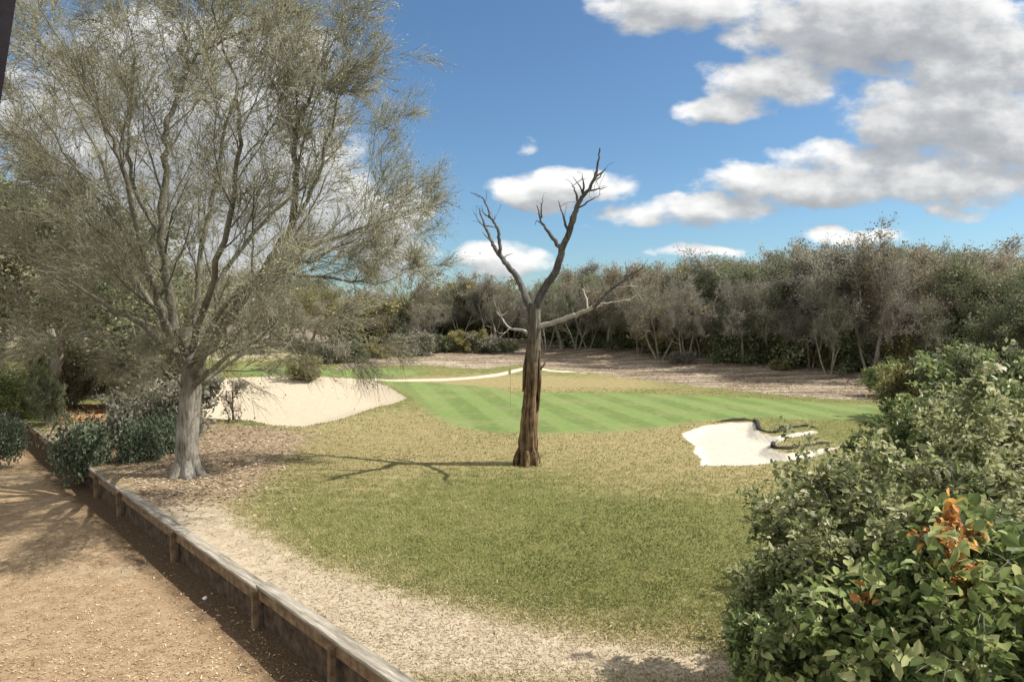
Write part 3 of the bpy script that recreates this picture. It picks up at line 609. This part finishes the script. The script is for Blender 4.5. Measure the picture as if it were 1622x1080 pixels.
# woods behind the big tree, at left
for i, (px, Yq, top, kind, v) in enumerate([(430, 58, 470, 'brown', 0), (510, 60, 480, 'brown', 1), (360, 66, 440, 'brown', 2), (470, 72, 455, 'olive', 0), (290, 60, 420, 'grey', 1), (560, 76, 462, 'grey', 2), (330, 88, 430, 'green', 2), (490, 90, 448, 'green', 0), (450, 96, 440, 'grey', 0), (600, 92, 455, 'brown', 0), (540, 98, 446, 'green', 1), (20, 62, 400, 'green', 0), (90, 66, 410, 'brown', 1), (160, 60, 405, 'grey', 2), (250, 64, 415, 'green', 1), (310, 70, 430, 'brown', 2), (-60, 60, 390, 'green', 2), (400, 84, 440, 'green', 1), (230, 70, 400, 'green', 0)]):
    px_place(px, Yq, top, (kind, v), 'brown grey oak far behind the big pale trunk and left bunker', 'oaks far behind the big tree', 1.2)
for px, Yq, top, kind, v, lab in [(150, 36, 330, 'pale', 1, 'dense olive green oak standing close behind the big tree'), (35, 30, 300, 'green', 0, 'dark green oak filling the left edge behind the wall'), (-60, 38, 280, 'green', 2, 'dark green oak beyond the left edge of the photo'), (230, 44, 410, 'pale', 0, 'grey oak half hidden behind the pale trunk'), (95, 46, 360, 'grey', 2, 'grey oak behind the dark green oak at the left edge')]:
    px_place(px, Yq, top, (kind, v), lab, 'oaks behind the big tree', 1.15)

# ------------------------------------------------------------------ shrubs
SHP = dict(max=3, seg=[4, 4, 3, 2], wig=[.12, .16, .2, .2], trop=[.02, .04, .02, 0], tap=[.4, .3, .3, .3],
           kid=[7, 6, 4, 0], t0=[.12, .15, .1, 0], ang=[45, 48, 50, 0], lr=[.6, .55, .6, 0], rr=[.5, .5, .55, 0], rmin=.006, out=.3, drop=.3)
def shrub_maker(seed, leafm, ht, stems, per, L, spread, name, bark='bark_grey'):
    return lambda: wood_tree(None, seed, name, ht, per, L, stems, bark, .2, SHP, leafm, 'shrub', spread)
M['teal'] = leafmat('leaf_teal', [(0, (.035, .052, .030)), (.4, (.085, .112, .066)), (.7, (.145, .172, .105)), (1, (.26, .28, .19))], .38, .75, .12)
def shrub(key, mk, px, base_py, top_py, label, group=None, wide=1.0, Y=None, nat=1.0, zf=H):
    if Y is None: g = hit(px, base_py); xx, Yq = g
    else: xx, Yq = (px - CX) / F * Y, Y
    z = float(zf(xx, Yq)); tz = CAMZ + (HZ - top_py) / F * Yq; 
    return place(key, mk, (xx, Yq, z), rw.uniform(0, 6.28), max(.2, tz - z), wide, label, group)
mk_teal = shrub_maker(31, M['teal'], 1.0, 6, (2.2, 6.5), (.06, .13), .15, 'shrub', 'bark_grey')
shrub('teal', mk_teal, 130, 735, 665, 'blue green evergreen shrub at the wall beside the orange leaf litter', 'blue green shrubs along the timber wall', .62)
shrub('teal', mk_teal, 8, 712, 662, 'blue green evergreen shrub at the left edge of the photo', 'blue green shrubs along the timber wall', .6)
shrub('teal', mk_teal, 225, 728, 668, 'dark blue green shrub close to left side of the pale trunk', 'blue green shrubs along the timber wall', .6)
shrub('teal', mk_teal, 262, 715, 655, 'small dark evergreen shrub tucked against the pale trunk', 'blue green shrubs along the timber wall', .55)
mk_ol = shrub_maker(33, LEAF['olive'], 1.5, 5, (6, 16), (.05, .10), .06, 'shrub'); mk_gn = shrub_maker(34, LEAF['green'], 1.5, 5, (6, 18), (.05, .10), .06, 'shrub')
mk_br = shrub_maker(35, LEAF['bright'], 2.5, 5, (8, 22), (.05, .11), .09, 'shrub'); mk_gy = shrub_maker(36, LEAF['grey'], 1.0, 6, (2, 8), (.05, .09), .06, 'shrub', 'bark_pale')
SHT = dict(SHP, kid=[9, 7, 6, 0]); g = 'tall shrubs behind the planting bed'
def tall_maker(seed, leafm): return lambda: wood_tree(None, seed, 'shrub', 3.5, (7, 16), (.06, .12), 6, 'bark_grey', .2, SHT, leafm, 'shrub', .09, 3)
mk_to, mk_tg = tall_maker(51, LEAF['pale']), tall_maker(52, LEAF['green'])
shrub('to', mk_to, 115, 645, 535, 'tall olive shrub behind the orange leaf litter', g, .75)
shrub('tg', mk_tg, 190, 645, 515, 'tall dense green shrub left of the pale trunk', g, .7)
shrub('to', mk_to, 250, 650, 555, 'olive shrub leaning against left of the pale trunk', g, .8)
shrub('tg', mk_tg, 75, 672, 585, 'dark narrow shrub at the far end of the timber wall', g, .6)
shrub('br', mk_br, 22, 660, 578, 'bright green shrub at left edge beyond the wall', g, 1.1)
shrub('gy', mk_gy, 225, 700, 625, 'grey twiggy shrub in the bed left of the pale trunk', g, .9)
shrub('gy', mk_gy, 270, 690, 600, 'grey twiggy shrub right behind the pale trunk', g, .9)
shrub('ol', mk_ol, 482, 599, 566, 'rounded yellow olive bush behind the left bunker', None, .95)
mk_sap = shrub_maker(39, LEAF['brown'], 1.0, 1, (.3, 1.0), (.04, .07), .04, 'sapling', 'bark_dark')
shrub('sap', mk_sap, 368, 668, 598, 'small dark twisted sapling at front of the left bunker', None, .8)
g = 'shrubs at the right woods edge'
shrub('br', mk_br, 1545, 640, 552, 'bright green shrub before the dark right woods', g, .75, 27)
shrub('br', mk_br, 1405, 632, 572, 'pale green leafy shrub at right end of the litter bank', g, 1.15, 37)
shrub('gn', mk_gn, 1580, 640, 545, 'dark green shrub at right edge behind the bright green one', g, .9, 25)
shrub('ol', mk_ol, 1480, 640, 572, 'olive shrub between the two bright green shrubs at right', g, .9, 29)
for i, px in enumerate(np.arange(905, 1400, 165)):
    p = px + rw.uniform(-12, 12); yb = np.interp(p, [880, 1000, 1100, 1250, 1400], [560, 576, 590, 600, 612]) + rw.uniform(-6, 2)
    k = ['gn', 'gy', 'ol', 'gn'][i % 4]
    shrub(k, {'gn': mk_gn, 'gy': mk_gy, 'ol': mk_ol}[k], p, yb - 12, yb - rw.uniform(20, 32), 'low undergrowth bush at foot of the right woods', 'undergrowth bushes at foot of the right woods', 1.1)
for i, px in enumerate(np.arange(530, 830, 40)):
    p = px + rw.uniform(-12, 12); yb = np.interp(p, [530, 640, 700, 830], [572, 562, 556, 556]); k = ['gy', 'gn', 'ol'][i % 3]
    shrub(k, {'gn': mk_gn, 'gy': mk_gy, 'ol': mk_ol}[k], p, yb, yb - rw.uniform(18, 34), 'low undergrowth bush on the bank left of the dead tree', 'undergrowth bushes on the bank left of the dead tree', 1.2)

mk_dk = shrub_maker(37, LEAF['green'], 1.0, 4, (4, 14), (.04, .08), .08, 'shrub', 'bark_dark')
for row, (up, hh) in enumerate(((20, 34), (21, 60), (22, 80))):
    for px in np.arange(545 + row * 17, 1660, 84):
        p = px + rw.uniform(-15, 15); yb = np.interp(p, [530, 640, 700, 830, 880, 1000, 1100, 1250, 1400, 1660], [570, 560, 553, 552, 556, 572, 584, 596, 605, 612]) - up + rw.uniform(-2, 2)
        z_ = 'left of the dead tree' if p < 840 else 'right of the dead tree'; k = ['dk', 'gy', 'ol', 'dk', 'gn'][int(rw.integers(5))]
        g_ = hit(p, yb)
        if g_[1] > 95: continue
        shrub(k, {'dk': mk_dk, 'gn': mk_gn, 'gy': mk_gy, 'ol': mk_ol}[k], p, yb, yb - rw.uniform(.6, 1) * hh, f'shadowy undergrowth bush between the trunks of the woods {z_}', f'undergrowth between the trunks {z_}', 1.0)

# ------------------------------------------------------------------ near bushes at right
M['nl_grey'] = leafmat('near_leaf_grey', [(0, (.080, .098, .038)), (.3, (.205, .230, .092)), (.6, (.325, .335, .155)), (.85, (.44, .42, .24)), (1, (.58, .55, .40))], .45, .5, .3)
M['nl_green'] = leafmat('near_leaf_green', [(0, (.05, .075, .025)), (.35, (.135, .18, .062)), (.65, (.23, .265, .095)), (1, (.40, .40, .20))], .42, .42, .4)
M['nl_big'] = leafmat('near_leaf_broad', [(0, (.04, .06, .018)), (.35, (.125, .165, .050)), (.65, (.23, .275, .090)), (1, (.43, .43, .20))], .4, .55, .22)
M['nl_orange'] = leafmat('near_leaf_orange', [(0, (0.192, 0.072, 0.024)), (.4, (0.408, 0.168, 0.048)), (.7, (0.552, 0.288, 0.072)), (1, (0.576, 0.432, 0.120))], .35, .5, .3)
NP = dict(max=4, seg=[5, 5, 4, 3, 2], wig=[.10, .14, .17, .2, .2], trop=[.02, .05, .03, .02, 0], tap=[.4, .3, .3, .3, .3],
          kid=[6, 5, 5, 3, 0], t0=[.22, .2, .15, .1, 0], ang=[42, 45, 48, 50, 0], lr=[.6, .58, .58, .6, 0], rr=[.5, .5, .5, .55, 0], rmin=.003, out=.2, drop=.3)
def near_bush(px, Y, top, label, seed, leafm, ht_nat, stems, per, L, W, spread, bark='bark_grey', width=.4, prm=NP, z0=None, hf=.68, zmin=0, dome=0):
    rg = np.random.default_rng(seed); xx = (px - CX) / F * Y; z = float(H(xx, Y)) if z0 is None else z0; hgt = CAMZ + (HZ - top) / F * Y - z
    root = thing('bush', label, 'bush', (xx, Y, z), 'leafy bushes in the right foreground'); br = []
    for s in range(stems):
        a = 2 * math.pi * s / stems + rg.uniform(0, .8); w = width * rg.uniform(.4, 1.2); d = np.array([math.cos(a) * w, math.sin(a) * w, 1])
        grow(np.array([math.cos(a) * .12, math.sin(a) * .12, -.1]), d, hgt * hf * rg.uniform(.75, 1.1), .011 * hgt, 0, prm, br, rg)
    if dome:                                            # keep the bush to a rounded outline
        zt = float(np.percentile([b[0][-1][2] for b in br], 98)); ins = lambda p: np.hypot(p[0], p[1]) ** 2 / (dome * zt) ** 2 + (max(p[2] - .35 * zt, 0) / (.68 * zt)) ** 2 < 1
        br = [b for b in br if ins(b[0][-1] * rg.uniform(.78, 1.12)) or b[2] < 1]
    tubes_of(br, [7, 6, 4, 3, 3]).build('stems', M[bark], root)
    Vv, Ff, tn = leaves_on(br, 3, per, spread, L, W, rg, True)
    top_ = float(np.percentile(Vv[:, 2], 99.2)); root.scale = (hgt / top_,) * 3
    if zmin:
        kf = Vv[Ff[0::2, 0], 2] > zmin * top_; kk = np.repeat(kf, 2); Ff, tn = Ff[kk], tn[kk]
    mesh('foliage', Vv, Ff, leafm, root, False, {'tone': tn}); print('bush', len(br), len(Ff)); return root
near_bush(1385, 7.5, 735, 'twiggy grey green bush at left of the right foreground, beside the lawn', 41, M['nl_grey'], 1, 9, {3: 6, 4: 8}, (.05, .095), (.42, .62), .03, 'bark_pale', .30, hf=.64, dome=.60)
near_bush(1565, 10.2, 615, 'taller green bush rising behind the twiggy grey bush in right foreground', 42, M['nl_green'], 1, 10, {3: 7, 4: 10}, (.06, .115), (.42, .62), .035, 'bark_grey', .34, dome=.52)
near_bush(1640, 8.5, 640, 'grey green bush cut by right edge above the orange leaves', 43, M['nl_grey'], 1, 9, {3: 7, 4: 10}, (.05, .10), (.42, .62), .03, 'bark_grey', .42)
near_bush(1475, 6.3, 880, 'broad leaved green bush low in the right foreground corner', 44, M['nl_big'], 1, 8, {3: 3.6, 4: 6}, (.05, .10), (.45, .65), .03, 'bark_dark', .30, hf=.6, dome=.62)
near_bush(1615, 5.7, 868, 'broad leaved green vine bush in the bottom right corner', 45, M['nl_big'], 1, 8, {3: 3.4, 4: 5.6}, (.055, .11), (.5, .7), .03, 'bark_pale', .30, hf=.6, dome=.6)
near_bush(1640, 6.3, 832, 'bush with orange autumn leaves in the right foreground', 46, M['nl_orange'], 1, 5, {3: 4, 4: 6}, (.05, .09), (.45, .65), .03, 'bark_dark', .5, zmin=.80)
near_bush(1295, 7.0, 880, 'dark small leaved bush at lower left of the right foreground thicket', 47, M['nl_green'], 1, 8, {3: 6, 4: 8}, (.045, .085), (.42, .62), .025, 'bark_grey', .3)

# ------------------------------------------------------------------ timber retaining wall
M['cap'] = solid('weathered_timber', [(.3, (.10, .085, .065)), (.48, (.205, .18, .14)), (.6, (.29, .26, .21)), (.72, (.38, .35, .30))], 7, .85, (.25, 3, 3))
M['timber'] = solid('brown_timber', [(.3, (.07, .045, .025)), (.5, (.15, .10, .055)), (.7, (.24, .17, .10))], 5, .9)
M['timber_shaded'] = solid('shaded_timber', [(.3, (.03, .02, .013)), (.5, (.07, .047, .03)), (.7, (.12, .085, .05))], 5, .9)  # lower face boards: shade under the top board put into the colour
def box(name, c, hx, hy, hz, mat, parent, bev=.008, jit=0):
    import bmesh
    bm = bmesh.new(); bmesh.ops.create_cube(bm, size=1)
    for v in bm.verts: v.co = (v.co.x * 2 * hx, v.co.y * 2 * hy, v.co.z * 2 * hz)
    if bev: bmesh.ops.bevel(bm, geom=bm.edges[:], offset=bev, segments=2, affect='EDGES')
    me = bpy.data.meshes.new(name); bm.to_mesh(me); bm.free(); me.materials.append(mat)
    o = bpy.data.objects.new(name, me); COL.objects.link(o); o.parent = parent; o.location = c
    return o
wall = thing('retaining_wall', 'low weathered timber retaining wall between the mulch yard and the lawn', 'wall', (WP0[0], WP0[1], YZ))
wall.rotation_euler = (0, 0, math.atan2(WDIR[1], WDIR[0]))        # local x runs along the wall, local -y is the lawn side
rwl = np.random.default_rng(8)
CZ = -YZ
s0 = -5.0
for L, dz in [(5.2, .06), (4.0, .06), (4.5, 0), (4.2, -.01), (4.6, -.04), (4.2, -.05), (4.8, -.06), (4.8, -.07), (5, -.08)]:
    pass
secs = [(-5.0, -.9, .05), (-.88, 3.75, .05), (3.70, 8.0, -.03), (8.02, 12.4, -.035), (12.42, 17.0, -.05), (17.02, 22, -.06), (22.02, 27, -.07), (27.02, 33, -.08), (33.02, 40, -.09)]
for a, b, dz in secs:
    m, h = (a + b) / 2, (b - a) / 2
    c = box('cap_board', (m, rwl.uniform(-.01, .01), CZ + dz), h, .115, .024, M['cap'], wall, .008); c.rotation_euler = (rwl.normal(0, .012), 0, rwl.normal(0, .002))
    box('face_board', (m, .055, CZ + dz - .135), h - .004, .024, .10, M['timber'], wall); box('face_board', (m, -.03, CZ + dz - .52), h - .006, .024, .275, M['timber_shaded'], wall)
for tt in (-3.6, -.9, 1.2, 3.78, 8.0, 12.4, 14.9, 17.0, 22, 24.6, 27, 33, 38):
    i = [k for k, (a, b, dz) in enumerate(secs) if a <= tt <= b][-1] if any(a <= tt <= b for a, b, dz in secs) else 0
    box('post', (tt, .125, CZ / 2 - .10), .045, .045, CZ / 2 + .05, M['timber'], wall, .006)
# pale stones on the mulch by the wall
M['stone'] = solid('pale_stone', [(.3, (.5, .47, .42)), (.7, (.78, .75, .7))], 9, .8)
def stone(t, off, r, label):
    import bmesh
    p = WP0 + WDIR * t - WN * off; bm = bmesh.new(); bmesh.ops.create_icosphere(bm, subdivisions=2, radius=r)
    for v in bm.verts: v.co *= 1 + .16 * math.sin(v.co.x * 60 + 1.3) * math.cos(v.co.y * 47); v.co.z *= .6
    me = bpy.data.meshes.new('stone'); bm.to_mesh(me); bm.free(); me.materials.append(M['stone']); o = bpy.data.objects.new('stone', me); COL.objects.link(o)
    o.location = (p[0], p[1], float(HY(p[0], p[1])) + r * .4); o['label'] = label; o['category'] = 'stone'; o['group'] = 'pale stones at foot of the wall'
stone(1.1, .32, .06, 'pale stone at foot of the wall near the bottom edge of the photo'); stone(5.6, .30, .05, 'pale stone at foot of the wall beyond the post at the cap step')

# ------------------------------------------------------------------ flagstick and porch post
fp = hit(809, 642); fz = float(H(*fp)); fl = thing('flagstick', 'thin yellow golf flagstick on the green left of the dead trunk', 'flagstick', (fp[0], fp[1], fz))
M['pole'] = solid('pole_paint', [(.3, (.28, .26, .14)), (.7, (.38, .35, .2))], 4, .5); M['flag'] = solid('flag_cloth', [(.3, (.40, .36, .14)), (.7, (.50, .45, .20))], 4, .8)
t = Tubes(); t.add([[0, 0, -.1], [0, 0, 1], [0, 0, 2.05]], [.016, .014, .012], 8); t.build('pole', M['pole'], fl)
gx, gz = np.meshgrid(np.linspace(0, .12, 9), np.linspace(1.62, 2.0, 7)); gy = .05 * np.sin(gx * 17) * gx / .34; gz2 = gz - .5 * gx
FV = np.stack([-gx, gy, gz2], -1).reshape(-1, 3); ii = (np.arange(6)[:, None] * 9 + np.arange(8)[None]).ravel(); ff = np.stack([ii, ii + 1, ii + 10, ii + 9], 1)
fo = mesh('flag', FV, ff, M['flag'], fl, True); sm = fo.modifiers.new('thick', 'SOLIDIFY'); sm.thickness = .004
M['darkpost'] = solid('dark_paint', [(.3, (.007, .005, .006)), (.7, (.016, .011, .012))], 6, .45)
M['postinner'] = solid('grey_paint', [(.3, (.06, .06, .055)), (.7, (.10, .10, .09))], 6, .6)
YP = 1.6; p1, p2 = at(31, 0, YP), at(6, 165, YP); dirp = (p1 - p2) / (p1[2] - p2[2])
pa_ = p2 + dirp * (YZ - p2[2]); pb_ = p2 + dirp * (6.6 - p2[2])
pst = thing('porch_post', 'dark brown leaning porch post at the top left corner', 'post', pa_); Lp = np.linalg.norm(pb_ - pa_)
sh = box('shaft', (-.095 + dirp[0] * (pb_[2] - pa_[2]) / 2, 0, (pb_[2] - pa_[2]) / 2), .05, .05, Lp / 2, M['darkpost'], pst, .006); sh.rotation_euler = (0, math.atan(dirp[0]), 0)
tr_ = box('trim', (-.16 + dirp[0] * (pb_[2] - pa_[2]) / 2, -.01, (pb_[2] - pa_[2]) / 2), .013, .03, Lp / 2 - .02, M['postinner'], pst, .003); tr_.rotation_euler = (0, math.atan(dirp[0]), 0)

# ------------------------------------------------------------------ sky, clouds, sun
SUN_EL, SUN_AZ = RAD(49), RAD(90)
w = bpy.data.worlds.new('World'); S.world = w; w.use_nodes = True; nt = w.node_tree; nt.nodes.clear(); q = NT(nt)
CL = [(1075,10,130,42,1.0),(1400,40,255,78,1.25),(1235,128,110,45,1.0),(1150,172,75,24,1.0),(1550,85,150,70,1.15),(1490,185,165,55,1.15),(1390,180,60,22,.8),(1290,292,190,32,1.1),(1110,328,125,28,1.15),(1500,285,210,42,1.1),(1360,255,130,34,.9),(1600,240,130,60,1.0),
      (855,305,80,33,1.2),(930,298,70,18,.85),(800,415,80,26,1.2),(834,232,26,10,.45),(1362,373,70,14,1.0),(1515,337,45,12,.75),(1095,398,60,10,.55),(260,260,300,210,1.3),(470,270,110,70,1.2),(540,340,130,70,1.15),(330,90,190,60,1.0),(140,420,240,80,1.2),(620,400,80,40,.75)]
gt = bpy.data.node_groups.new('cloud_density', 'ShaderNodeTree')
gt.interface.new_socket('Vector', in_out='INPUT', socket_type='NodeSocketVector'); gt.interface.new_socket('Density', in_out='OUTPUT', socket_type='NodeSocketFloat')
h = NT(gt); gi = h.n('NodeGroupInput').outputs[0]; go = h.n('NodeGroupOutput')
nz1 = h.n('ShaderNodeMapping'); h.l(gi, nz1.inputs[0]); nz1.inputs['Scale'].default_value = (1, 1.7, 1); nz1.inputs['Location'].default_value = (3.1, 1.2, 0)
n1 = h.noise(nz1.outputs[0], 5.5, 8, .58); n2_ = h.noise(nz1.outputs[0], 17, 5, .55)
wv = h.n('ShaderNodeVectorMath', operation='MULTIPLY_ADD'); wn = h.n('ShaderNodeTexNoise'); h.l(nz1.outputs[0], wn.inputs['Vector']); wn.inputs['Scale'].default_value = 8; wn.inputs['Detail'].default_value = 4
h.l(wn.outputs['Color'], wv.inputs[0]); wv.inputs[1].default_value = (.09, .055, 0); h.l(gi, wv.inputs[2])
ws = h.n('ShaderNodeVectorMath', operation='SUBTRACT'); h.l(wv.outputs[0], ws.inputs[0]); ws.inputs[1].default_value = (.045, .0275, 0)
sx_ = h.sep(ws.outputs[0]); acc = None
for cx_, cy_, rx_, ry_, wt_ in CL:
    r_ = ray(cx_, cy_); u_, v_ = r_[0] / r_[1], r_[2] / r_[1]
    a_ = h.math('MULTIPLY', h.math('SUBTRACT', sx_[0], float(u_)), F / rx_); b_ = h.math('MULTIPLY', h.math('SUBTRACT', sx_[1], float(v_)), F / ry_)
    rr = h.math('ADD', h.math('MULTIPLY', a_, a_), h.math('MULTIPLY', b_, b_)); e_ = h.math('MULTIPLY', h.math('SUBTRACT', 1.25, rr), wt_)
    acc = e_ if acc is None else h.math('SMOOTH_MAX', acc, e_, .25)
acc = h.math('MAXIMUM', acc, -.9)
dn = h.math('ADD', acc, h.math('ADD', h.math('MULTIPLY', h.math('SUBTRACT', n1, .5), 2.9), h.math('MULTIPLY', h.math('SUBTRACT', n2_, .5), 2.1)))
h.l(dn, go.inputs[0])
tc = q.n('ShaderNodeTexCoord').outputs['Generated']; dx = q.sep(tc)
yy = q.math('MAXIMUM', q.math('ABSOLUTE', dx[1]), .05); cb = q.n('ShaderNodeCombineXYZ'); q.l(q.math('DIVIDE', dx[0], yy), cb.inputs[0]); q.l(q.math('DIVIDE', dx[2], yy), cb.inputs[1])
def dens(off):
    g_ = q.n('ShaderNodeGroup'); g_.node_tree = gt; a_ = q.n('ShaderNodeVectorMath', operation='ADD'); q.l(cb.outputs[0], a_.inputs[0]); a_.inputs[1].default_value = off; q.l(a_.outputs[0], g_.inputs[0]); return g_.outputs[0]
d0, d1 = dens((0, 0, 0)), dens((.012, .030, 0))
cov = q.step(d0, -.12, .85)
lit_ = q.math('ADD', .72, q.math('ADD', q.math('MULTIPLY', q.math('SUBTRACT', d0, d1), .42), q.math('MULTIPLY', d0, -.24)), clamp=True)
sky = q.n('ShaderNodeTexSky', sky_type='NISHITA'); sky.sun_disc = False; sky.sun_elevation = SUN_EL; sky.sun_rotation = SUN_AZ; sky.air_density = 1.0; sky.dust_density = .6; sky.ozone_density = 2.0
ccol = q.ramp(lit_, [(0, (1.5, 1.58, 1.7)), (.4, (2.2, 2.25, 2.3)), (.75, (3.6, 3.6, 3.55)), (1, (4.4, 4.35, 4.25))])
back = q.math('MULTIPLY', q.math('ADD', q.step(dx[1], .25, -.2), q.step(dx[2], .55, .8), clamp=True), q.step(q.noise(tc, 2.2, 6, .6), .36, .6))  # unseen bright clouds behind and above the camera, added as fill light
skyc = q.mix(1.0, sky.outputs[0], (.385, .49, .545), 'MULTIPLY')
mixc = q.mix(back, q.mix(q.math('MULTIPLY', cov, .96), skyc, ccol), (7.0, 6.9, 6.7))
bg = q.n('ShaderNodeBackground'); q.l(mixc, bg.inputs[0]); bg.inputs[1].default_value = .12; wo = q.n('ShaderNodeOutputWorld'); q.l(bg.outputs[0], wo.inputs[0])
sd_ = bpy.data.lights.new('sun', 'SUN'); sd_.energy = 4.2; sd_.angle = RAD(.5); sd_.color = (1, .955, .88); so = bpy.data.objects.new('sun', sd_); COL.objects.link(so)
from mathutils import Vector
dv = Vector((math.sin(SUN_AZ) * math.cos(SUN_EL), math.cos(SUN_AZ) * math.cos(SUN_EL), math.sin(SUN_EL)))
so.rotation_euler = dv.to_track_quat('Z', 'Y').to_euler(); so.location = (30, 10, 40)
S.view_settings.view_transform = 'Standard'; S.view_settings.look = 'None'; S.view_settings.exposure = 1.0; S.view_settings.gamma = 1
S.cycles.max_bounces = 8; S.cycles.diffuse_bounces = 6; S.cycles.transmission_bounces = 6; S.cycles.transparent_max_bounces = 4
